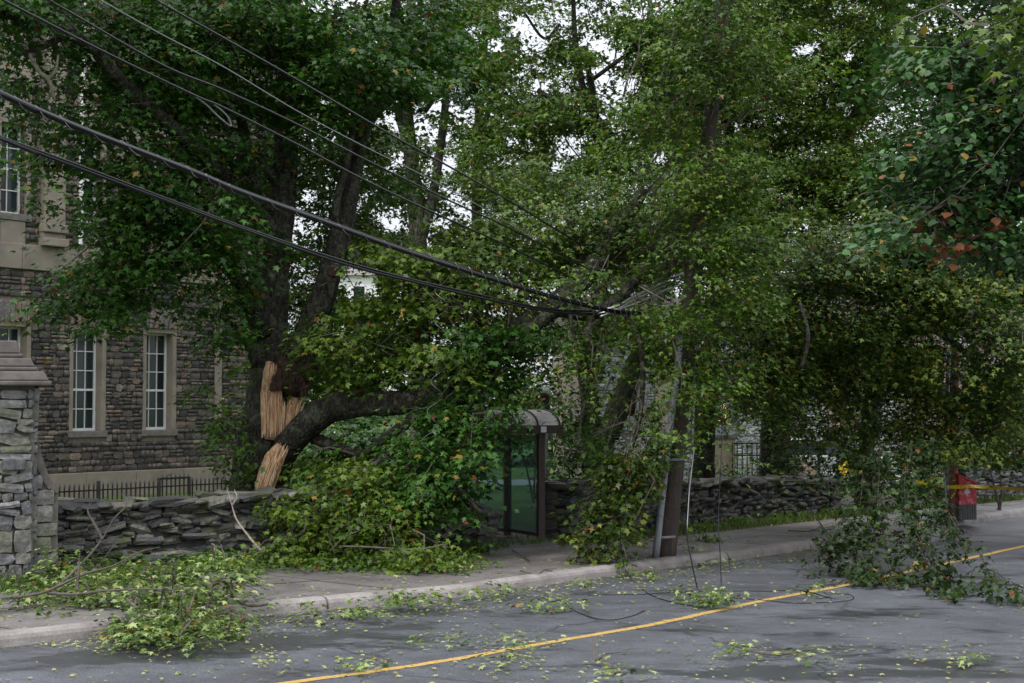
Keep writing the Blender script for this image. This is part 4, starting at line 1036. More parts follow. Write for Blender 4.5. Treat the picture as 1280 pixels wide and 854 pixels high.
def gwire(pts, r, label):
    L = []
    for p in pts: L.append(G(p[0], p[1], .008) if len(p) == 2 else P(*p))
    return tag(MB().tube(smoothline(L, 8), r, 5).build('wire', M['cable'], smooth=True), label, 'wire', 'downed wires lying on the road')
gwire([(775, 640, 23.8), (776, 680, 23.2), (781, 710, 22.5), (790, 725), (812, 743), (845, 754), (878, 759)], .006, 'downed wire curving from the hanging spray to the centre line')
gwire([(690, 752), (703, 751), (716, 762), (740, 772), (765, 775), (790, 770), (806, 763)], .005, 'downed wire curling behind the small twig on the road')
gwire([(735, 744), (800, 743), (880, 739), (960, 739), (1000, 738), (1040, 748)], .005, 'long straight downed wire lying along the far lane')
gwire([(900, 746), (950, 750), (1000, 754), (1060, 751), (1064, 744), (1040, 742)], .005, 'downed wire ending in a hook before the hanging branches')
# coil of loose lashing wire hanging in front of the fallen crown
hc = []
for i in range(150):
    u = i / 149; y = 345 + 300 * u; x = 552 - 42 * u + 14 * math.sin(u * 3); c = P(x, y, 24.1); th = u * 2 * math.pi * 8; hc.append(c + Vector((math.cos(th) * .1, math.sin(th) * .09, 0)))
tag(MB().tube(hc, .0035, 5, cap=False).build('loose_wire_coil', M['thinwire']), 'pale spiral of unwound lashing wire hanging before the fallen crown', 'wire')

# ================================================================== trees
def treeroot(px, py, dep, label, name='maple_tree', group=None):
    p = P(px, py, dep); p.z = 0; return empty(name, p, label, 'tree', group)
# ---- the broken maple
T = treeroot(325, 690, 27.4, 'large broken maple with torn pale wood and a limb split off to the right', 'broken_maple')
bark = M['bark']
limb(T, 'trunk', [(322, 720, 27.3, 51.0), (322, 660, 27.3, 40.5), (322, 615, 27.3, 35.2), (327, 560, 27.3, 31.7), (336, 510, 27.4, 30.8), (346, 465, 27.5, 32.6), (350, 440, 27.5, 28.2)], bark, 20, .05)
limb(T, 'stem', [(344, 470, 27.5, 29.0), (337, 420, 27.5, 23.8), (340, 380, 27.5, 20.2), (345, 330, 27.5, 17.6), (352, 260, 27.6, 16.7), (358, 180, 27.8, 15.0), (365, 100, 28, 13.2), (360, 20, 28.2, 11.4), (365, -80, 28.4, 8.8), (372, -200, 28.6, 4.4)], bark, 16)
limb(T, 'stem', [(368, 475, 27.3, 21.1), (382, 425, 27.2, 17.6), (404, 370, 27.2, 15.8), (424, 300, 27.3, 14.1), (437, 240, 27.5, 12.3), (446, 180, 27.8, 10.6), (468, 110, 28, 8.8), (490, 40, 28.2, 7.0), (502, -60, 28.5, 3.5)], bark, 14)
limb(T, 'limb', [(410, 350, 27.3, 7.0), (417, 300, 27.1, 6.2), (421, 250, 27, 5.3), (433, 205, 27, 4.4), (442, 150, 27, 3.5)], bark, 8)
limb(T, 'limb', [(330, 415, 27.3, 15.0), (312, 380, 26.9, 11.4), (297, 350, 26.6, 9.7), (280, 320, 26.2, 7.9), (250, 270, 25.8, 6.2), (222, 250, 25.4, 3.5)], bark, 10)
limb(T, 'limb', [(350, 300, 27.5, 11.4), (318, 262, 27, 10.6), (250, 190, 26, 10.6), (190, 138, 25, 9.7), (150, 100, 24.4, 9.2), (110, 55, 23.8, 8.8), (60, 35, 23.2, 6.6), (10, 18, 22.6, 5.3), (-60, -10, 22, 3.5)], bark, 12)
limb(T, 'limb', [(92, 40, 23.6, 4.4), (62, 55, 23.4, 4.4), (45, 62, 23.3, 3.5), (20, 68, 23, 2.6)], bark, 8)
limb(T, 'limb', [(30, 55, 23.2, 2.6), (48, 88, 23.2, 2.6), (61, 100, 23.2, 2.6), (68, 125, 23.3, 2.1)], M['paletwig'], 6)
limb(T, 'limb', [(61, 100, 23.2, 2.2), (70, 85, 23.2, 1.8), (73, 68, 23.2, 1.3)], M['paletwig'], 6)
limb(T, 'limb', [(352, 270, 27.5, 8.8), (320, 240, 27.2, 7.9), (285, 125, 26.5, 7.0), (330, 150, 26.6, 7.0)][0:2] + [(300, 140, 26.6, 6.2)], bark, 8)
limb(T, 'limb', [(363, 160, 27.8, 7.0), (340, 150, 27, 7.0), (310, 130, 26.4, 6.2), (285, 118, 26, 5.3)], M['barkb'], 8)
limb(T, 'limb', [(318, 460, 27.2, 4.4), (306, 425, 27, 4.0), (290, 405, 26.7, 3.5), (275, 395, 26.5, 2.6)], bark, 6)
limb(T, 'limb', [(352, 235, 27.6, 7.0), (338, 218, 27.3, 6.2), (320, 190, 27, 4.4)], bark, 8)
limb(T, 'limb', [(430, 300, 27.3, 7.9), (452, 328, 27.2, 6.2), (475, 330, 27, 5.3), (505, 320, 27, 3.5)], bark, 8)
limb(T, 'limb', [(440, 220, 27.5, 5.3), (465, 150, 27.7, 5.3), (500, 110, 28, 4.4), (530, 40, 28, 2.6)], bark, 8)
# the torn limb lying to the right
limb(T, 'broken_limb', [(352, 618, 27.0, 9.8), (350, 592, 26.9, 13.8), (358, 562, 26.7, 17.0), (382, 533, 26.5, 17.8), (415, 510, 26.3, 18.6), (452, 505, 26.1, 16.2), (492, 504, 25.9, 15.4), (530, 500, 25.7, 13.8), (575, 480, 25.6, 12.1), (620, 450, 25.5, 10.5), (660, 415, 25.4, 8.9), (690, 390, 25.3, 7.3)], bark, 18, .06)
limb(T, 'broken_limb', [(392, 548, 26.6, 8.1), (420, 558, 26.4, 6.4), (452, 568, 26.2, 5.7), (478, 550, 26, 6.4), (500, 535, 25.8, 7.3), (524, 515, 25.8, 5.7)], bark, 10)
limb(T, 'broken_limb', [(480, 590, 26, 2.4), (500, 575, 25.8, 4.0), (520, 565, 25.6, 4.9), (545, 550, 25.5, 3.2)], bark, 8)
# torn wood: splintered slabs
def splinters(root, cx, cy, dep, w_, h, n, mat, tilt=0, top=.4, name='torn_wood'):
    mb = MB()
    for i in range(n):
        u = (i + .5) / n * 2 - 1; x = cx + u * w_ / 2 + random.uniform(-1, 1); y0 = cy + h / 2 - random.uniform(0, h * .12); y1 = cy - h / 2 + random.uniform(0, h * top) * (abs(u) * .8 + .2)
        dd = dep - .06 * (1 - u * u) - random.uniform(0, .06); r = (w_ / n) * .85 / F * dep
        p0, p1 = P(x, y0, dd), P(x + tilt * (y0 - y1), y1, dd); pm = p0.lerp(p1, .5) + Vector((0, random.uniform(-.03, .01), 0))
        mb.tube([p0, p0.lerp(pm, .5), pm, pm.lerp(p1, .6), p1], [r * .8, r * 1.15, r * 1.1, r * .95, r * .3], 5, .3)
    return mb.build(name, mat, root)
def woodpatch(pts): return limb(T, 'torn_wood', pts, M['wood'], 14, .12, 4)
woodpatch([(337, 452, 27.0, 4), (337, 470, 26.99, 9), (340, 500, 26.96, 14), (341, 530, 26.94, 14), (338, 550, 26.9, 8)])
woodpatch([(371, 488, 27.0, 3), (367, 505, 26.93, 8), (360, 525, 26.9, 9), (350, 545, 26.85, 6)])
woodpatch([(350, 556, 26.45, 4), (342, 570, 26.42, 9), (334, 588, 26.42, 10), (327, 606, 26.45, 8), (324, 616, 26.5, 5)])
splinters(T, 341, 515, 26.82, 30, 68, 20, M['wood'], .04, .6)
splinters(T, 338, 468, 26.82, 15, 30, 10, M['wood'], .12, .7)
splinters(T, 364, 518, 26.82, 15, 54, 11, M['wood'], .35, .7)
splinters(T, 332, 584, 26.34, 20, 62, 14, M['wood'], .36, .6)
splinters(T, 345, 570, 26.3, 10, 36, 7, M['wood'], .5, .9)
limb(T, 'dark_hollow', [(350, 448, 27.0, 6), (357, 464, 26.95, 15), (364, 478, 26.9, 19), (374, 474, 26.9, 14), (392, 455, 26.95, 9)], M['rot'], 10, .3)
for k in range(14):
    splinters(T, 342 + k * 3.2, 476 + random.uniform(-8, 10), 26.78 - random.uniform(0, .06), 7, random.uniform(16, 46), 2, M['rot'], random.uniform(-.15, .25), .8, 'torn_bark')
MB().tube([P(415, 346, 26.95), P(416, 340, 26.8), P(417, 333, 26.75)], [.07, .1, .06], 8).build('knot_hole', M['rot'], T)
MB().tube([P(414, 372, 26.95), P(414, 350, 26.86), P(417, 336, 26.84)], [.03, .07, .08], 8, .2).build('bark_scar', M['barkb'], T)

cr = Crown(); hb = P(350, 150, 27.6)
for a in [(70, 30, 24, 120, 60, 1.6, 4.5), (200, 40, 25.5, 120, 70, 1.8, 6), (330, 60, 27, 100, 85, 2, 7), (30, 140, 24.2, 60, 55, 1, 3.5), (125, 165, 24.8, 80, 50, 1.2, 3.6), (230, 130, 26, 95, 60, 1.5, 6),
          (30, 215, 24, 38, 40, .7, 1.6), (20, 262, 24, 28, 38, .6, 2.4), (150, 95, 25, 80, 45, 1.2, 3), (225, 235, 26, 105, 52, 1.3, 6.5), (300, 300, 26.6, 90, 45, 1.2, 5), (150, 325, 25.6, 85, 42, 1, 4.6), (140, 225, 25, 60, 34, .9, 4), (190, 280, 25.6, 90, 40, 1, 5), (125, 270, 25, 34, 26, .6, 3), (105, 372, 25.4, 58, 44, .8, 4.2), (195, 345, 26, 60, 42, 1, 4),
          (272, 405, 26.3, 42, 55, .7, 3.8), (415, 60, 28.4, 80, 70, 1.5, 6), (450, 150, 28.5, 60, 55, 1.2, 3), (430, 215, 28.4, 60, 35, 1, 2.0), (290, 195, 27, 70, 40, 1, 5), (480, 60, 28.6, 70, 60, 1.2, 4),
          (80, -90, 24, 160, 70, 2.5, 4), (300, -110, 27, 180, 80, 3, 5), (480, -120, 28, 120, 70, 2.5, 4), (560, 10, 30, 60, 50, 1.5, 3), (445, 70, 26.2, 85, 70, .9, 5), (400, 150, 26.4, 50, 40, .7, 3.5), (530, 90, 27.5, 60, 60, .9, 3.4), (470, 380, 28.4, 50, 40, .6, 3.4), (405, 300, 28.2, 30, 40, .6, 1.2), (500, 250, 28.4, 40, 25, .6, 2.2)]:
    cr.blob(*a, size=.115, hub=hb)
cr.build(T, M['leafdark'], T5)
cr = Crown()
for a in [(285, 545, 26.5, 22, 55, .35, 3.2), (308, 575, 26.4, 22, 32, .3, 2.8), (262, 470, 26.4, 22, 40, .3, 1.6), (330, 590, 26.3, 12, 12, .2, 2)]: cr.blob(*a, size=.11, R=.3)
cr.build(T, M['shrub'], T5, 'ivy')
cr = Crown(); hb = P(640, 440, 25.6)
for a in [(520, 345, 26.4, 95, 42, 1.1, 6), (460, 415, 26.6, 62, 52, .9, 6), (590, 385, 26, 95, 55, 1.1, 6.5), (640, 320, 27, 95, 45, 1.3, 5.5), (545, 440, 25.9, 80, 45, .8, 6), (470, 470, 26.5, 55, 28, .5, 5), (580, 300, 27.4, 70, 30, 1, 4.5)]:
    cr.blob(*a, size=.115, hub=hb)
cr.build(T, M['leafyel'], T5)
cr = Crown()
for a in [(575, 515, 25.1, 56, 50, .8, 6.5), (600, 440, 25.3, 52, 34, .9, 6.5), (650, 420, 25.5, 40, 24, .6, 5), (545, 590, 24.8, 60, 60, .7, 6.5), (590, 590, 24.3, 22, 56, .3, 6), (610, 490, 25, 18, 40, .3, 4), (634, 525, 24.8, 24, 30, .2, 6), (705, 520, 25, 10, 22, .15, 3), (590, 645, 24.2, 18, 22, .25, 4), (510, 600, 25.6, 60, 55, .6, 5), (440, 575, 26.6, 60, 40, .6, 5), (690, 410, 25.6, 38, 28, .7, 5), (520, 545, 25.7, 40, 22, .4, 3)]:
    cr.blob(*a, size=.115, hub=hb)
cr.build(T, M['leafdark'], T5)
cr = Crown(); hb = P(480, 600, 25.5)
for a in [(430, 630, 24.5, 68, 52, .6, 6), (395, 675, 24.0, 60, 34, .45, 6), (470, 655, 24.0, 60, 46, .5, 6), (450, 600, 24.9, 50, 30, .4, 5), (370, 640, 24.2, 36, 36, .4, 4), (500, 690, 23.4, 60, 24, .4, 5), (540, 700, 22.8, 52, 16, .3, 4), (440, 705, 23.0, 90, 15, .35, 5), (345, 700, 23.3, 55, 14, .3, 4)]:
    cr.blob(*a, size=.098, hub=hb, R=.4)
cr.build(T, M['leafyel'], T5, minz=.16)
for pts in ([(520, 520, 25.5, 5), (510, 590, 25, 4), (480, 650, 24.3, 3), (430, 690, 23.6, 2)], [(540, 520, 25.4, 5), (560, 590, 24.8, 4), (600, 640, 24.2, 2)], [(500, 560, 25.4, 4), (440, 600, 24.8, 3), (390, 650, 24.2, 2)], [(425, 683, 23.2, 1), (460, 684, 23, 1.3), (520, 687, 22.9, 1.5), (560, 680, 22.9, .9)], [(412, 690, 23.3, .9), (430, 672, 23.3, 1.1), (448, 664, 23.3, .8)]):
    limb(T, 'limb', pts, M['twig'], 6)

# ---- forked maple behind the second wall
T = treeroot(748, 640, 33.2, 'lichened forked maple trunk standing behind the second dry stone wall', 'forked_maple')
lb_ = M['barkg']
limb(T, 'trunk', [(745, 660, 33, 22), (745, 610, 33, 18), (748, 565, 33, 19), (752, 535, 33, 20)], lb_, 16)
limb(T, 'stem', [(742, 545, 33, 15), (737, 500, 33, 11), (733, 450, 33, 11), (745, 400, 33, 9), (755, 330, 33.4, 8), (765, 250, 34, 8), (772, 210, 34, 7), (765, 175, 34, 6), (735, 130, 34.2, 5), (720, 60, 34.4, 4), (715, -40, 34.5, 2)], M['bark'], 14)
limb(T, 'stem', [(760, 545, 33, 15), (775, 505, 32.9, 14), (792, 465, 32.8, 12.5), (806, 425, 32.8, 11), (822, 370, 32.9, 10), (840, 300, 33, 8), (850, 240, 33.4, 7), (843, 150, 33.6, 6), (820, 80, 34, 4), (812, 0, 34, 3)], lb_, 14)
for pts in ([(760, 188, 34, 5), (735, 160, 34, 4.5), (705, 135, 34, 4), (672, 112, 34, 3)], [(745, 150, 34, 4), (738, 100, 34, 4), (728, 60, 34, 3)], [(768, 200, 34, 4), (800, 148, 33.6, 4), (830, 138, 33.5, 3.5), (870, 136, 33.4, 2)], [(842, 150, 33.6, 3), (835, 100, 33.6, 3), (815, 60, 33.6, 3), (810, 20, 33.6, 2)], [(740, 100, 34, 3), (790, 65, 34, 2.4), (840, 45, 34, 1.5)], [(700, 30, 34.5, 2.2), (680, 48, 34.5, 2), (655, 15, 34.5, 1.5)], [(790, 520, 32.5, 4), (800, 460, 32.3, 3), (815, 410, 32, 2)]):
    limb(T, 'limb', pts, M['bark'], 7)
cr = Crown(); hb = P(770, 240, 33.6)
for a in [(660, 50, 35, 80, 55, 1.6, 2.2), (735, 70, 34.6, 80, 60, 1.6, 2.0), (820, 60, 34, 90, 65, 1.6, 4), (690, 160, 34.6, 80, 50, 1.5, 3.2), (800, 150, 34, 80, 50, 1.5, 2.6), (860, 180, 33.4, 70, 60, 1.4, 4.5), (640, 215, 34.8, 75, 50, 1.5, 4.5), (760, 200, 33.8, 80, 40, 1.5, 3), (880, 60, 33.5, 80, 70, 1.6, 4.5), (740, -70, 35, 190, 60, 3, 3), (770, 400, 33.4, 50, 50, .9, 4), (780, 320, 33.6, 80, 50, 1.2, 4), (850, 440, 32, 50, 60, 1, 3)]:
    cr.blob(*a[:6], a[6] * 1.7, size=.125, hub=hb)
cr.build(T, M['leafmid'], T3)

# ---- snapped limb resting on the lines, and its crown
T = treeroot(640, 560, 26.2, 'dark snapped maple top tangled in the power lines beside the leaning pole', 'fallen_treetop'); T.location = P(700, 385, 25.6)
limb(T, 'limb', [(615, 425, 25.8, 9), (650, 408, 25.7, 13), (690, 385, 25.6, 15), (725, 352, 25.6, 14), (752, 320, 25.7, 12), (772, 285, 25.8, 10), (790, 262, 25.9, 8), (806, 238, 26, 6)], M['bark'], 14, .08)
limb(T, 'limb', [(690, 385, 25.6, 10), (740, 392, 25.5, 9), (775, 372, 25.4, 8), (800, 345, 25.3, 6), (840, 330, 25.3, 4)], M['bark'], 10)
limb(T, 'limb', [(650, 408, 25.7, 8), (630, 440, 25.6, 6), (605, 470, 25.5, 5)], M['bark'], 8)
for pts in ([(740, 392, 25.4, 4), (735, 440, 25.2, 4), (730, 500, 25, 3), (722, 560, 24.6, 2)], [(770, 375, 25.4, 4), (800, 430, 25, 4), (800, 520, 24.6, 3), (775, 600, 24.3, 2)], [(780, 275, 25.8, 4), (830, 300, 25.3, 4), (880, 345, 25, 3.4), (900, 420, 24.8, 2.4)], [(712, 365, 25.5, 3), (715, 410, 25, 2), (725, 440, 25, 1.5)], [(890, 320, 25.5, 6), (915, 325, 25.5, 5), (935, 312, 25.5, 5), (960, 320, 25.5, 3)], [(1000, 380, 26, 3), (1010, 420, 25.6, 3), (1002, 460, 25.4, 3)]):
    limb(T, 'limb', pts, M['bark'], 7)
cr = Crown(); hb = P(760, 330, 25.8)
for a in [(700, 290, 26.6, 75, 50, 1.1, 5.5), (790, 290, 26.4, 80, 55, 1.1, 5.5), (890, 290, 26, 60, 50, 1.1, 5.5), (730, 240, 27.4, 90, 40, 1.3, 4.5), (820, 225, 27.2, 90, 45, 1.3, 4.5), (700, 340, 26, 50, 26, .6, 2.6), (815, 425, 25.2, 55, 32, .7, 4.5), (800, 450, 25, 55, 42, .7, 3.6), (895, 470, 25, 36, 50, .6, 4), (860, 480, 24.2, 44, 60, .3, 3.6), (850, 400, 24.2, 50, 36, .3, 4), (868, 560, 24.2, 26, 24, .25, 2.4), (868, 330, 24.1, 46, 56, .35, 4), (735, 345, 24.6, 50, 36, .3, 2), (820, 540, 24.1, 30, 40, .3, 2.6), (895, 540, 25.4, 26, 34, .5, 3), (715, 430, 25.4, 36, 24, .4, 5), (738, 470, 25.3, 12, 22, .25, 3), (730, 495, 25.2, 8, 16, .15, 3), (870, 420, 24.6, 40, 40, .5, 3.2), (880, 60, 24.6, 75, 70, .9, 5), (840, 160, 24.8, 70, 60, .9, 4.5), (925, 90, 24.8, 60, 60, .9, 4.5), (905, 210, 24.9, 60, 40, .8, 5), (860, 250, 24.8, 62, 40, .7, 5), (905, 300, 24.8, 60, 44, .7, 5), (900, -60, 24.6, 110, 60, 1, 4), (930, 370, 25, 60, 50, .7, 5)]:
    cr.blob(*a, size=.095, hub=hb)
cr.build(T, M['leafmid'], T3)
cr = Crown()
for pts in ([(800, 470, 24.9), (790, 540, 24.5), (765, 610, 24.2), (742, 690, 23.9)], [(810, 490, 24.7), (800, 560, 24.3), (790, 620, 24), (768, 690, 23.8)], [(790, 500, 24.9), (780, 560, 24.6), (765, 600, 24.4), (742, 640, 24.3)], [(810, 520, 24.6), (804, 590, 24.2), (800, 640, 24), (794, 668, 24)], [(765, 470, 25), (745, 520, 24.9), (738, 560, 24.8)], [(790, 560, 24.4), (775, 640, 24), (745, 660, 23.9), (718, 690, 23.9), (706, 697, 23.9)]):
    cr.spray([P(*p) for p in pts], .012, .19, 18, .13, .1)
for a in [(775, 590, 24.3, 42, 40, .4, 2.6), (800, 560, 24.4, 40, 50, .4, 2.6), (755, 650, 24, 34, 28, .3, 2.4)]: cr.blob(*a, size=.1, R=.35, hub=P(800, 500, 24.6))
cr.build(T, M['leafolive'], T5)

# ---- slender trees behind
def backtree(label, stems, blobs, mat, size, tm=None, tpl=T3, group='slender trees behind the broken maple', name='slender_tree'):
    x, y, dep, r = stems[0][0]; T = treeroot(x, y, dep, label, name, group)
    for i, st in enumerate(stems): limb(T, 'trunk' if i == 0 else 'limb', st, tm or M['barkb'], 9)
    cr = Crown(); 
    for a in blobs: cr.blob(*a[:6], a[6] * 1.6, size=size)
    cr.build(T, mat, tpl); return T
backtree('pale lichened twin trunk seen through the gap right of the broken maple', [[(528, 600, 40, 13), (524, 400, 40, 12), (522, 290, 40, 11), (514, 200, 40, 9), (508, 125, 40, 8), (512, 40, 40, 5), (520, -80, 40, 3)], [(524, 300, 40, 8), (540, 250, 40, 6), (556, 140, 40, 5), (562, 40, 40, 4), (572, -60, 40, 2)], [(512, 200, 40, 5), (495, 130, 40, 5), (505, 118, 40, 5)][:2], [(530, 140, 40, 4), (545, 120, 40, 3), (560, 95, 40, 2)], [(526, 300, 40, 6), (500, 300, 40, 4), (470, 318, 40, 3)]],
         [(520, 40, 40, 80, 55, 2, 3.4), (570, 110, 40.5, 60, 60, 1.5, 2.8), (600, 190, 40, 55, 60, 1.5, 3), (480, 110, 40, 50, 50, 1.5, 2.2), (560, -60, 40, 120, 60, 3, 3), (540, 330, 41, 80, 50, 1.6, 2.5), (470, 310, 41.5, 80, 50, 1.5, 4), (480, 210, 41.5, 70, 70, 1.4, 3), (560, 330, 41.5, 80, 60, 1.5, 4), (600, 60, 41, 90, 70, 1.6, 2.4), (690, 200, 41, 90, 70, 1.6, 3), (760, 320, 41, 120, 60, 1.6, 3), (860, 130, 41, 100, 100, 1.6, 2.6), (960, 30, 41, 120, 60, 1.6, 2.6), (1090, 120, 41, 110, 110, 1.6, 2.6), (1000, 10, 41, 80, 40, 1.5, 3), (1130, 10, 41, 80, 50, 1.5, 3), (1200, 60, 41, 80, 90, 1.5, 3), (560, 250, 41, 40, 40, 1, 1.8), (610, 280, 41, 50, 30, 1, 3)], M['leafmid'], .155)
backtree('yellow-tinged tree top above the lines at upper centre', [[(600, 600, 46, 9), (596, 300, 46, 7), (600, 120, 46, 6), (610, 0, 46, 4), (615, -80, 46, 2)], [(598, 200, 46, 4), (620, 100, 46, 3), (650, 40, 46, 2)]],
         [(580, 60, 46, 60, 60, 2, 3), (640, 120, 46, 70, 60, 2, 3), (620, 10, 46, 90, 40, 2, 3), (640, 240, 46, 60, 60, 2, 3.5), (560, 180, 46, 40, 40, 1.4, 2)], M['leafyel'], .13)
backtree('thin dark tree close behind the broken maple', [[(322, 600, 31, 7), (325, 430, 31, 5), (318, 300, 31, 4), (300, 180, 31, 3)], [(325, 430, 31, 3), (290, 380, 31, 2.5), (270, 330, 31, 2)]],
         [(250, 90, 30.5, 110, 70, 1.5, 4), (350, 200, 31, 60, 60, 1, 3), (330, 330, 31, 45, 50, 1, 3), (395, 420, 31, 40, 50, .8, 4), (412, 455, 30.5, 44, 50, .6, 5), (410, 350, 31, 50, 40, .8, 3.5), (400, 280, 31.4, 60, 40, .8, 2.6), (420, 210, 31.5, 60, 40, .9, 4.5), (455, 290, 31.5, 50, 50, .8, 4), (470, 200, 31.6, 50, 60, .8, 3.6), (430, 390, 31.5, 60, 50, .8, 5), (300, 250, 31, 60, 60, 1, 3), (385, 150, 31.2, 50, 60, 1, 3)], M['leafmid'], .115)
# ---- the big mass at right
def mass(label, stems, blobs, mat, size, name='maple_tree', tm=None, tpl=T3, R=.55):
    x, y, dep, r = stems[0][0]; T = treeroot(x, y, dep, label, name, 'storm-beaten maples on the right')
    for i, st in enumerate(stems): limb(T, 'trunk' if i == 0 else 'limb', st, tm or M['bark'], 10)
    cr = Crown(); k = stems[1 if len(stems) > 1 else 0]; hb = P(*k[-1][:3])
    for a in blobs: cr.blob(*a[:6], a[6] * 1.5, size=size, R=R)
    cr.build(T, mat, tpl); return T
mass('dark straight maple behind the second wall, right of the leaning pole', [[(878, 640, 37, 16), (880, 560, 37, 14), (884, 470, 37, 13), (892, 380, 37, 12), (905, 250, 37, 9), (915, 100, 37, 6), (920, -40, 37, 3)], [(900, 300, 37, 6), (940, 205, 36.5, 5), (990, 200, 36, 4)], [(905, 195, 36, 3), (940, 208, 36, 3.5), (985, 205, 36, 3)]],
     [(930, 60, 36, 100, 90, 2, 3.6), (900, 200, 35.5, 70, 70, 1.6, 4), (980, 150, 36, 90, 80, 2, 4.5), (960, -70, 36, 150, 70, 3, 3.5), (900, 300, 36, 60, 50, 1.4, 4), (905, 470, 36.4, 40, 45, 1, 2.4)], M['leafmid'], .108)
mass('broad maple with a thick dark trunk above the middle of the second wall', [[(966, 650, 38, 20), (968, 580, 38, 19), (972, 500, 38, 18), (985, 430, 38, 15), (1010, 330, 38, 12), (1040, 220, 37.5, 9), (1080, 120, 37, 7), (1105, 50, 37, 6), (1120, -60, 37, 3)], [(980, 450, 38, 9), (1010, 480, 36, 8), (1050, 512, 34, 7), (1085, 545, 33, 4)], [(1085, 110, 37, 5), (1098, 70, 36.5, 4.5), (1110, 30, 36.5, 4)], [(985, 420, 38, 6), (1010, 380, 36, 5), (1035, 300, 35, 3)]],
     [(1050, 80, 36, 110, 90, 2, 4.2), (1000, 230, 34.5, 100, 80, 1.8, 5.5), (950, 290, 34, 80, 70, 1.6, 5.5), (1100, 220, 34.5, 90, 80, 1.8, 6), (1090, -60, 36, 160, 70, 3, 4), (980, 500, 36.5, 50, 40, 1, 3), (1030, 430, 35, 70, 60, 1.2, 5)], M['leafmid'], .108)
mass('maple with drooping scorched crown hanging over the road by the second pole', [[(1078, 660, 36, 11), (1080, 600, 36, 10), (1090, 500, 36, 10), (1120, 380, 35, 9), (1160, 250, 33, 7), (1200, 100, 31, 5)], [(1100, 440, 35, 6), (1060, 410, 31, 5), (1020, 400, 28, 4)], [(1120, 380, 35, 6), (1180, 420, 32, 5), (1240, 470, 29, 3)]],
     [(960, 400, 28, 80, 70, 1.2, 5.5), (1030, 350, 28, 90, 80, 1.3, 6), (1110, 400, 28.5, 90, 80, 1.3, 5.5), (1130, 480, 29, 80, 60, 1.2, 4.6), (1040, 480, 28.6, 80, 50, 1.1, 4.2), (960, 470, 28, 60, 50, 1, 4.6), (1240, 420, 28, 70, 80, 1.2, 6), (1250, 520, 28.5, 70, 60, 1.1, 5), (1160, 560, 29, 60, 28, .8, 2.6), (1070, 560, 28.8, 60, 32, .9, 3.6), (1000, 540, 28.6, 40, 30, .8, 2.6), (1150, 320, 28.6, 80, 60, 1.2, 6), (1240, 560, 28, 60, 20, .6, 3)], M['leafolive'], .108)
mass('dense dark maple crown filling the right edge', [[(1330, 640, 33, 26), (1325, 500, 33, 22), (1300, 350, 32, 18), (1290, 200, 31, 14), (1280, 50, 31, 9), (1270, -100, 31, 4)], [(1300, 350, 32, 9), (1240, 330, 30, 7), (1180, 350, 29, 4)], [(1140, 360, 30, 3), (1185, 372, 30, 4), (1215, 385, 30, 4), (1260, 400, 30, 3)]],
     [(1240, 320, 30.5, 100, 90, 1.8, 8), (1250, 180, 31, 90, 90, 1.8, 6), (1180, 230, 31.5, 70, 80, 1.6, 6), (1270, 60, 31, 80, 80, 2, 5), (1230, 470, 31.5, 100, 80, 1.6, 7), (1150, 440, 31.5, 60, 60, 1.2, 6), (1200, -80, 31, 140, 70, 3, 5), (1300, 560, 31, 60, 40, 1.2, 5), (1190, 90, 32, 60, 70, 1.6, 5)], M['leafdark'], .115)
# ---- branches dragging on the road
T = treeroot(1190, 640, 23, 'leafy torn branches hanging down to the asphalt on the right', 'dragging_branches'); T['category'] = 'branches'; T.location = P(1140, 520, 26)
def gp_(x, y): return G(x, y, .06)
cr = Crown(); dk = 21.6
SPR = [[P(1180, 590, 25), P(1186, 640, 23.5), P(1206, 672, 22.5), P(1224, 692, 22), P(1240, 724, 21), G(1262, 742, .1), G(1276, 750, .1)],
       [P(1140, 560, 26), P(1130, 610, 24.5), P(1140, 655, 23), P(1165, 700, 22), P(1180, 735, 21), G(1194, 748, .08)],
       [P(1100, 560, 26), P(1098, 610, 24.5), P(1095, 650, 23.5), P(1085, 690, 22.8), P(1080, 725, 22.3)],
       [P(1080, 570, 26), P(1075, 630, 24.5), P(1062, 665, 23.8), P(1040, 690, 23.4), P(1028, 685, 23.3)],
       [P(1095, 640, 23.6), P(1110, 680, 22.8), P(1120, 715, 22.2), P(1125, 732, 22)],
       [P(1150, 670, 22.8), P(1130, 700, 22.4), P(1095, 722, 22.2), P(1062, 730, 22.2)],
       [P(1186, 640, 23.5), P(1192, 680, 22.6), P(1205, 705, 22.2)],
       [P(1240, 722, 21.1), P(1222, 730, 20.9), G(1208, 722, .25)],
       [P(1060, 640, 24), P(1045, 665, 23.6), P(1032, 692, 23.4), P(1050, 715, 23)],
       [P(1125, 620, 24.3), P(1150, 650, 23.2), P(1168, 690, 22.4), P(1180, 715, 21.8)]]
for s_ in SPR: cr.spray(s_, .011, .09, 8, .17, .095)
for a in [(1105, 727, 22.1, 46, 8, .25, 7), (1065, 714, 22.5, 24, 12, .2, 5), (1042, 690, 23.2, 20, 13, .2, 4), (1100, 692, 22.8, 18, 10, .2, 2), (1060, 650, 24, 12, 18, .2, 2), (1090, 580, 26, 85, 22, .7, 2.8), (1160, 575, 26.5, 45, 30, .6, 3), (1048, 610, 25.5, 18, 22, .3, 1.6), (1165, 620, 25, 20, 24, .3, 2.4), (1120, 630, 25, 22, 18, .3, 2), (1180, 737, 21, 16, 9, .2, 3), (1165, 712, 21.8, 16, 18, .2, 4), (1140, 665, 23, 14, 16, .2, 2.4), (1168, 640, 24, 14, 20, .2, 3), (1085, 660, 23.6, 16, 24, .2, 3.5), (1262, 738, 20.3, 18, 6, .15, 2.4)]: cr.blob(*a, size=.095, R=.17, tw=.25)
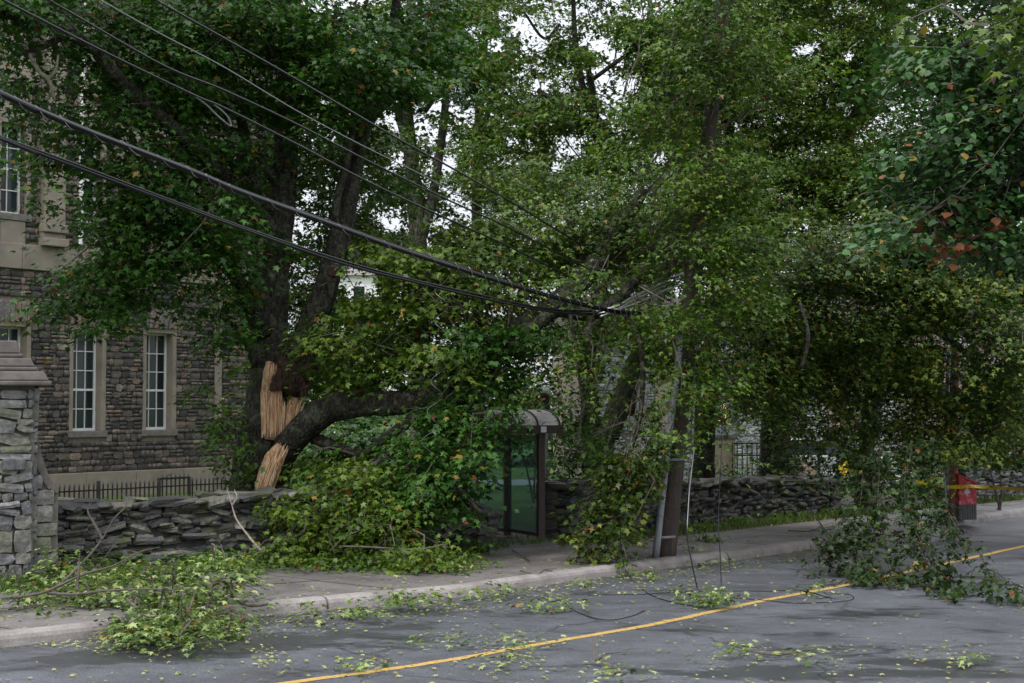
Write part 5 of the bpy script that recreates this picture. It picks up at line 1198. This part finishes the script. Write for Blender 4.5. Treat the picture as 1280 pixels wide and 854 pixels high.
cr.build(T, M['leafdrag'], T5, minz=.03, twmat=M['bark'])

# ---- linden overhanging from the right, near the camera
T = treeroot(1700, 700, 17, 'near linden with large blue-green leaves overhanging from the right', 'linden_tree')
limb(T, 'trunk', [(1700, 900, 17, 44), (1700, 700, 17, 36), (1680, 400, 17, 30), (1640, 100, 17, 24), (1600, -300, 17, 14)], M['bark'], 14)
limb(T, 'limb', [(1660, 260, 17, 16), (1500, 150, 16.8, 12), (1380, 120, 16.5, 8), (1260, 150, 16.2, 5), (1180, 190, 16, 3)], M['bark'], 9)
limb(T, 'limb', [(1660, 300, 17, 14), (1450, 260, 16.8, 9), (1300, 260, 16.5, 6), (1180, 285, 16.2, 4), (1100, 290, 16, 2)], M['bark'], 9)
limb(T, 'limb', [(1640, 100, 17, 14), (1450, 20, 16.6, 9), (1300, 10, 16.2, 6), (1200, 60, 16, 3)], M['bark'], 9)
cr = Crown(); hb = P(1330, 190, 16.6)
for a in [(1190, 190, 16, 62, 50, .55, 4.2), (1150, 60, 16.4, 50, 55, .6, 3.4), (1240, 250, 16.3, 60, 55, .6, 6), (1255, 170, 16.2, 50, 60, .6, 5.5), (1115, 290, 15.9, 55, 24, .35, 3.6), (1185, 270, 16, 50, 30, .4, 4), (1120, 200, 16.2, 42, 45, .4, 2.2), (1215, 110, 16.4, 60, 60, .6, 4.4), (1260, 300, 16.4, 50, 30, .5, 5), (1340, 200, 16.4, 90, 150, 1, 4), (1300, -60, 16.4, 150, 60, 1.2, 4)]:
    cr.blob(*a, size=.086, R=.3, hub=hb)
cr.build(T, M['leaflin'], TL)
cr = Crown()
for a in [(1168, 290, 15.9, 12, 30, .12, 2.4), (1182, 270, 15.9, 14, 18, .12, 1.2), (1232, 292, 16, 20, 22, .15, 1.2)]: cr.blob(*a, size=.11, R=.12, tw=1)
cr.build(T, M['leafbrown'], TL, 'dead_leaf_cluster')
T = treeroot(1800, 760, 13, 'yellow-green maple boughs reaching in at the top right corner', 'near_maple')
limb(T, 'trunk', [(1800, 1000, 13, 50), (1800, 600, 13, 42), (1760, 100, 13, 30), (1740, -300, 13, 18)], M['bark'], 12)
limb(T, 'limb', [(1760, 100, 13, 18), (1500, 20, 13, 10), (1300, 30, 13, 5), (1230, 40, 13, 2.5)], M['bark'], 8)
cr = Crown()
for a in [(1245, 45, 13, 45, 45, .4, 3.2), (1270, 95, 13, 35, 20, .3, 2.2), (1300, 20, 13, 70, 60, .6, 3), (1215, 10, 13.2, 30, 20, .3, 2)]: cr.blob(*a, size=.12, R=.3, hub=P(1330, 30, 13))
cr.build(T, M['leafyel'], T5)

# ---- shrubs and woods
def shrub(label, blobs, mat, size, base, name='shrub', tpl=T3):
    b_ = P(*base); b_.z = 0; T = empty(name, b_, label, 'shrub', 'shrubs behind the walls'); cr = Crown()
    for a in blobs: cr.blob(*a, size=size, R=.4)
    cr.build(T, mat, tpl); st = MB()
    for k in range(4): c = P(*blobs[k % len(blobs)][:3]); st.tube([b_ + Vector((random.uniform(-.1, .1), 0, 0)), b_.lerp(c, .5) + Vector((.05, 0, .1)), c], [.03, .02, .01], 5)
    st.build('stem', M['twig'], T); return T
shrub('dark shrub between the shelter and the forked maple', [(705, 575, 31, 26, 34, .6, 5), (695, 600, 31, 24, 18, .5, 4), (712, 540, 31.5, 20, 26, .5, 3.5)], M['leafdark'], .1, (705, 640, 31))
shrub('bright green shrub right of the forked maple', [(795, 580, 32, 34, 24, .6, 4.5), (830, 560, 32, 26, 34, .6, 3)], M['shrub'], .1, (805, 640, 32))
shrub('low bright shrub before the iron gate panel', [(912, 595, 37.4, 34, 13, .4, 4.5), (945, 590, 37.5, 22, 12, .4, 4)], M['shrub'], .09, (920, 640, 37.4))
shrub('pale green shrub left of the letter box', [(1165, 610, 41, 22, 22, .5, 4)], M['shrub'], .1, (1165, 640, 41))
shrub('dark ivy-like shrub under the broad maple', [(980, 575, 36.6, 32, 32, .5, 4), (1050, 590, 36, 34, 26, .5, 4)], M['leafdark'], .1, (980, 640, 36.6))
shrub('tall light green shrub seen above the bus shelter roof', [(665, 500, 38, 40, 36, .8, 4), (700, 540, 38, 36, 30, .7, 4), (640, 540, 38, 30, 30, .6, 3)], M['leafyel'], .12, (670, 640, 38))
shrub('shrub behind the far right wall', [(1250, 590, 36, 50, 24, .6, 4), (1225, 560, 36, 30, 30, .5, 3)], M['leafdark'], .1, (1250, 640, 36))
def farmass(label, blobs, mat, size, name, cat):
    cr = Crown()
    for a in blobs: cr.blob(*a, size=size, R=1.1, tw=0)
    o = cr.build(None, mat, T3, name); return tag(o, label, cat, kind='stuff')
farmass('dark far-off woodland closing the view beyond the lawn', [(x, 470 + 20 * math.sin(x), 62 + (x % 3), 75, 85, 3, 3.2) for x in range(380, 1420, 60)] + [(x, 535, 60, 70, 50, 3, 5) for x in (360, 420, 460, 500, 570, 640, 700, 1080, 1250, 1330)] + [(x, 380, 64, 70, 50, 3, 2.0) for x in (760, 860, 960, 1060, 1160, 1260)], M['leafdark'], .3, 'distant_woods', 'woods')
# pale path seen through the shelter, and low far wall
pp = [G(560, 606, .03), G(760, 604, .03), G(760, 611, .03), G(560, 614, .03)]
MB().poly([(p.x, p.y) for p in pp], .0, .165).build('far_path', M['kerb'])['kind'] = 'structure'

# ================================================================== fallen branches and litter
def pile(label, stems, blobs, mat, size, name='fallen_branch', R=.3, twm=None, minz=.14, extra=None, tw=.25, r0=.02):
    b_ = stems[0][0] if stems else P(*blobs[0][:3]); T = empty(name, (b_[0], b_[1], minz), label, 'branch', 'branches torn down by the storm')
    for st in stems:
        L = smoothline(st, 6); n = len(L); MB().tube(L, [r0 * (1 - .75 * i / (n - 1)) for i in range(n)], 6, .1).build('stem', twm or M['twig'], T)
    cr = Crown(.45)
    for a in blobs: cr.blob(*a, size=size * .8, R=R, tw=tw)
    for s_ in (extra or []): cr.spray(s_, .008, .13, 6, .16, size)
    if cr.C: cr.build(T, mat, T5, minz=minz)
    return T
def g_(x, y, h=.15): # point h above the ground seen at foot pixel (x,y)
    p = G(x, y, .0); p.z = h; return p
Dg = lambda x, y: G(x, y, .1).y
def gb_(x, y, rx, ry, lai, h=.28): return (x, y, Dg(x, y + 12), rx, ry * .8, .7, lai)
pile('large fallen maple branch with a bare forked twig in front of the gate pier', [[P(-30, 752, 18.4), P(20, 747, 18.4), P(62, 738, 18.6), P(95, 712, 18.8), P(125, 678, 19), P(143, 648, 19), P(158, 632, 19), P(152, 617, 19)], [P(62, 738, 18.6), P(105, 718, 18.8), P(140, 708, 18.9), P(175, 690, 19), P(200, 684, 19)], [P(128, 674, 19), P(118, 655, 19), P(110, 640, 19), P(113, 628, 19)], [P(60, 742, 18.6), P(95, 743, 18.5), P(140, 738, 18.5), P(200, 737, 18.4), P(240, 741, 18.3)], [P(-30, 788, 17.4), P(20, 785, 17.5), P(60, 779, 17.6)], [P(96, 738, 18.7), P(99, 705, 18.8), P(100, 690, 18.8)], [P(160, 750, 18.2), P(175, 765, 17.9), P(180, 780, 17.7)]],
     [gb_(110, 716, 60, 22, 3.2), gb_(180, 718, 70, 22, 3.6), gb_(40, 752, 70, 18, 2.6), gb_(120, 750, 70, 22, 4), gb_(200, 748, 60, 26, 4), gb_(160, 780, 80, 20, 4), gb_(230, 785, 60, 18, 5), gb_(290, 790, 40, 10, 4), gb_(100, 735, 90, 24, 4), gb_(200, 745, 90, 26, 4), gb_(60, 725, 60, 14, 3), gb_(220, 720, 70, 26, 4), gb_(190, 775, 90, 24, 4), gb_(60, 768, 60, 10, 2.2), (270, 690, 18.9, 22, 20, .3, 2.2), (275, 715, 18.7, 30, 20, .4, 3), (255, 750, 18.2, 34, 30, .4, 3.2), (95, 700, 19.2, 24, 16, .3, 1.8), (215, 780, 17.6, 40, 20, .3, 4)], M['leaffallen'], .108, minz=.03)
pile('thin leafy twig lying over the kerb near the left', [[P(335, 755, 18.5), P(310, 757, 18.5), P(290, 745, 18.6), P(268, 730, 18.7), P(262, 720, 18.8)], [P(290, 745, 18.6), P(288, 720, 18.8), P(282, 700, 18.9), P(276, 680, 19)]], [(285, 700, 18.9, 16, 16, .2, 1.2), (300, 728, 18.7, 16, 10, .2, 1)], M['leaffallen'], .11, minz=.13)
pile('bare pale branch leaning against the dry stone wall', [[P(326, 688, 22.6), P(312, 672, 22.9), P(296, 650, 23.2), P(290, 632, 23.4), P(284, 612, 23.7)], [P(290, 632, 23.4), P(296, 622, 23.4), P(293, 612, 23.5)]], [], M['leaffallen'], .1, twm=M['paletwig'])
pile('low leafy litter heap along the foot of the left wall', [[g_(120, 715), g_(200, 718), g_(280, 720)]], [gb_(120, 706, 50, 12, 3), gb_(220, 706, 60, 12, 3.4), gb_(300, 702, 60, 12, 3.8), gb_(30, 722, 40, 8, 2.4), gb_(90, 716, 40, 8, 2.6)], M['shrub'], .1, minz=.14)
pile('leafy twigs at the foot of the broken wall near the shelter', [[g_(530, 700), g_(570, 697), g_(600, 694)]], [gb_(560, 686, 46, 7, 3.2), gb_(600, 684, 20, 5, 2)], M['shrub'], .1, minz=.14)
# gutter clumps
GC = [((290, 778), 40, 9, 3.4, 'leaf clump in the gutter nearest the big fallen branch'), ((385, 772), 30, 7, 2.8, 'leaf clump in the gutter in front of the kerb twig'), ((440, 765), 34, 8, 3.4, 'thick leaf clump in the gutter below the paved area'),
      ((500, 752), 40, 9, 3.6, 'widest leaf clump in the gutter, beside a kerb joint'), ((480, 728), 22, 7, 2.6, 'leafy twig resting on the kerb top'), ((545, 745), 22, 6, 2.2, 'small leaf clump in the gutter right of the widest one'),
      ((612, 738), 30, 7, 3, 'dark green leaf clump against the kerb below the shelter'), ((675, 752), 32, 7, 3.2, 'dark leafy twig lying on the far lane left of the downed wire'), ((720, 735), 16, 5, 2.2, 'small twig near the kerb left of the leaning pole'), ((590, 800), 28, 5, 2.4, 'pale leafy twig beside the centre line'), ((636, 803), 16, 4, 2, 'small green twig just above the centre line'),
      ((897, 749), 30, 9, 4.2, 'green leafy twig under the hanging wires'), ((850, 740), 16, 4, 2, 'flat twig behind the hanging wires'), ((610, 712), 18, 6, 0, ''),
      ((335, 822), 0, 0, 0, ''), ((1020, 738), 12, 4, 1.6, 'tiny sprig near the hook of the downed wire'), ((1010, 818), 22, 4, 2, 'leafy red-brown twig at the lower right'), ((930, 812), 18, 3, 1.6, 'thin reddish twig near the bottom right of the centre'),
      ((1170, 816), 12, 4, 1.8, 'small green sprig at the far lower right'), ((765, 841), 14, 3, 1.6, 'pale sprig at the bottom edge'), ((640, 826), 14, 3, 1.2, 'pale leaf cluster near the centre line bottom'), ((460, 828), 12, 3, 1.5, 'white-backed leaf cluster near the bottom left of the line'), ((900, 702), 22, 4, 2.4, 'leaf clump against the kerb right of the leaning pole'), ((800, 716), 22, 4, 2, 'yellowish leaves against the kerb at the pole foot'), ((560, 716), 30, 6, 3, 'leafy litter on the pavement edge below the fallen crown'), ((860, 690), 12, 5, 1.6, 'weeds at the foot of the leaning pole')]
for (x, y), rx, ry, lai, lab in GC:
    if not lab: continue
    d_ = Dg(x, y); hz = .13 if y < 735 and 'kerb' not in lab else .01
    p0, p1 = G(x - rx, y + 1, .03), G(x + rx * .9, y - 2, .05); p0.z = p1.z = hz + .03
    pile(lab, [[p0, p0.lerp(p1, .5) + Vector((0, .05, .03)), p1]], [(x, y - ry * .4, d_, rx, ry * .7, .28, lai * 1.7)], M['leaffallen'], .105, 'fallen_twig', R=.2, minz=hz, twm=M['twig'], tw=0, r0=.008)
for pts, lab in (([(1020, 812), (960, 818), (905, 806)], 'bare reddish stick lying on the near lane'), ([(742, 822), (745, 830), (752, 828), (765, 838)], 'small crooked dark twig standing on the near lane'), ([(985, 664), (1010, 667), (1040, 665)], 'dark stick on the pavement beside the second wall'), ([(650, 716), (672, 719), (680, 715), (690, 716)], 'dark twig lying on the pavement below the shelter'), ([(640, 690), (655, 697), (662, 702)], 'thin bare twig at the shelter pad')):
    L = [G(x, y, .03 if y > 735 else .14) + Vector((0, 0, random.uniform(0, .05))) for x, y in pts]
    if 'crooked' in lab: L[0].z += .14; L[1].z += .02
    mb = MB().tube(smoothline(L, 5), .012, 5, .2); mb.tube([L[1], L[1].lerp(L[2], .3) + Vector((.08, .1, .04)), L[1].lerp(L[2], .6) + Vector((.22, .2, .03))], [.008, .006, .003], 4)
    tag(mb.build('fallen_stick', M['twig']), lab, 'stick', 'bare sticks on the ground')
# scattered single leaves
def scatter(name, n, fn, mat, size, label, z0):
    Pn = np.array([fn() for _ in range(n)]); D = rng.normal(0, 1, (n, 3)); D[:, 2] *= .12; N = np.array([0, 0, 1.]) + rng.normal(0, .16, (n, 3))
    o = leaves(name, None, mat, Pn, D, N, size * rng.uniform(.5, 1.2, n), T5); return tag(o, label, 'leaves', kind='stuff')
def onroad():
    while True:
        if random.random() < .3:
            (x_, y_), rx_, ry_, l_, b_l = random.choice(GC); p = G(x_ + random.gauss(0, 1) * (rx_ + 14), y_ + random.gauss(0, 7), .02)
        elif random.random() < .6: i = random.randrange(20, 60); p = kl[i].lerp(kl[i + 1], random.random()) + Vector((.75, -.66, 0)) * abs(random.gauss(0, .8)) + Vector((0, 0, .02))
        else: p = G(random.uniform(-40, 1320), random.uniform(690, 880), .02)
        x, y, d = project(p)
        q = interp_at(kl, p.x * .66 + p.y * .75); 
        if (p - q).dot(Vector((.75, -.66, 0))) > .03 and d > 8: return (p.x, p.y, .018 + random.uniform(0, .015))
scatter('scattered_leaves', 3400, onroad, M['leafpale'], .05, 'small torn leaves scattered over the wet asphalt', 0)
scatter('kerbside_leaves', 1500, lambda: (lambda p: (p.x, p.y, .14))(interp_at(kb, random.uniform(8, 42)).lerp(interp_at(bl, random.uniform(8, 42)), 0) + Vector((-.75, .66, 0)) * abs(random.gauss(0, 1.3))), M['leafpale'], .048, 'small torn leaves scattered over the pavement', 0)
# grass and weeds
def blades(name, pts, h, label):
    n = len(pts); C = np.array(pts); D = rng.normal(0, .35, (n, 3)); D[:, 2] = 1; N = rng.normal(0, 1, (n, 3)); N[:, 2] = 0
    tpl = (np.array([(-.07, 0, 0), (.07, 0, 0), (.03, .6, .05), (0, 1, .2)]), np.array([(0, 1, 2), (0, 2, 3)]))
    o = leaves(name, None, M['grass'], C, D, norm(N), h * rng.uniform(.4, 1.3, n), tpl); return tag(o, label, 'grass', kind='stuff')
gp1 = []
for _ in range(9000):
    t_ = random.uniform(10, 62); a = interp_at(bl, t_); o_ = abs(random.gauss(0, .45)); p = a + Vector((-.75, .66, 0)) * o_
    gp1.append((p.x, p.y, .11))
blades('verge_grass', gp1, .16, 'ragged grass and weeds growing between the pavement and the stone walls')
gp2 = []
for _ in range(2500):
    p = G(random.uniform(-60, 120), random.uniform(722, 742), .12); gp2.append((p.x, p.y, .1))
blades('pier_grass', gp2, .14, 'short grass strip at the foot of the gate pier')
cr = Crown()
for x, y in ((770, 668), (860, 664), (900, 660), (950, 655), (1000, 648), (1045, 646), (1240, 627), (880, 680)): cr.blob(x, y - 6, G(x, y, .1).y, 26, 6, .25, 3, size=.09, R=.25)
tag(cr.build(None, M['shrub'], T3, 'wall_foot_weeds', minz=.12), 'leafy weeds along the foot of the second wall', 'weeds', kind='stuff')
print('leaves', LEAFCOUNT, 'objects', len(bpy.data.objects), 'tris', sum(len(o.data.polygons) for o in bpy.data.objects if o.type == 'MESH'))
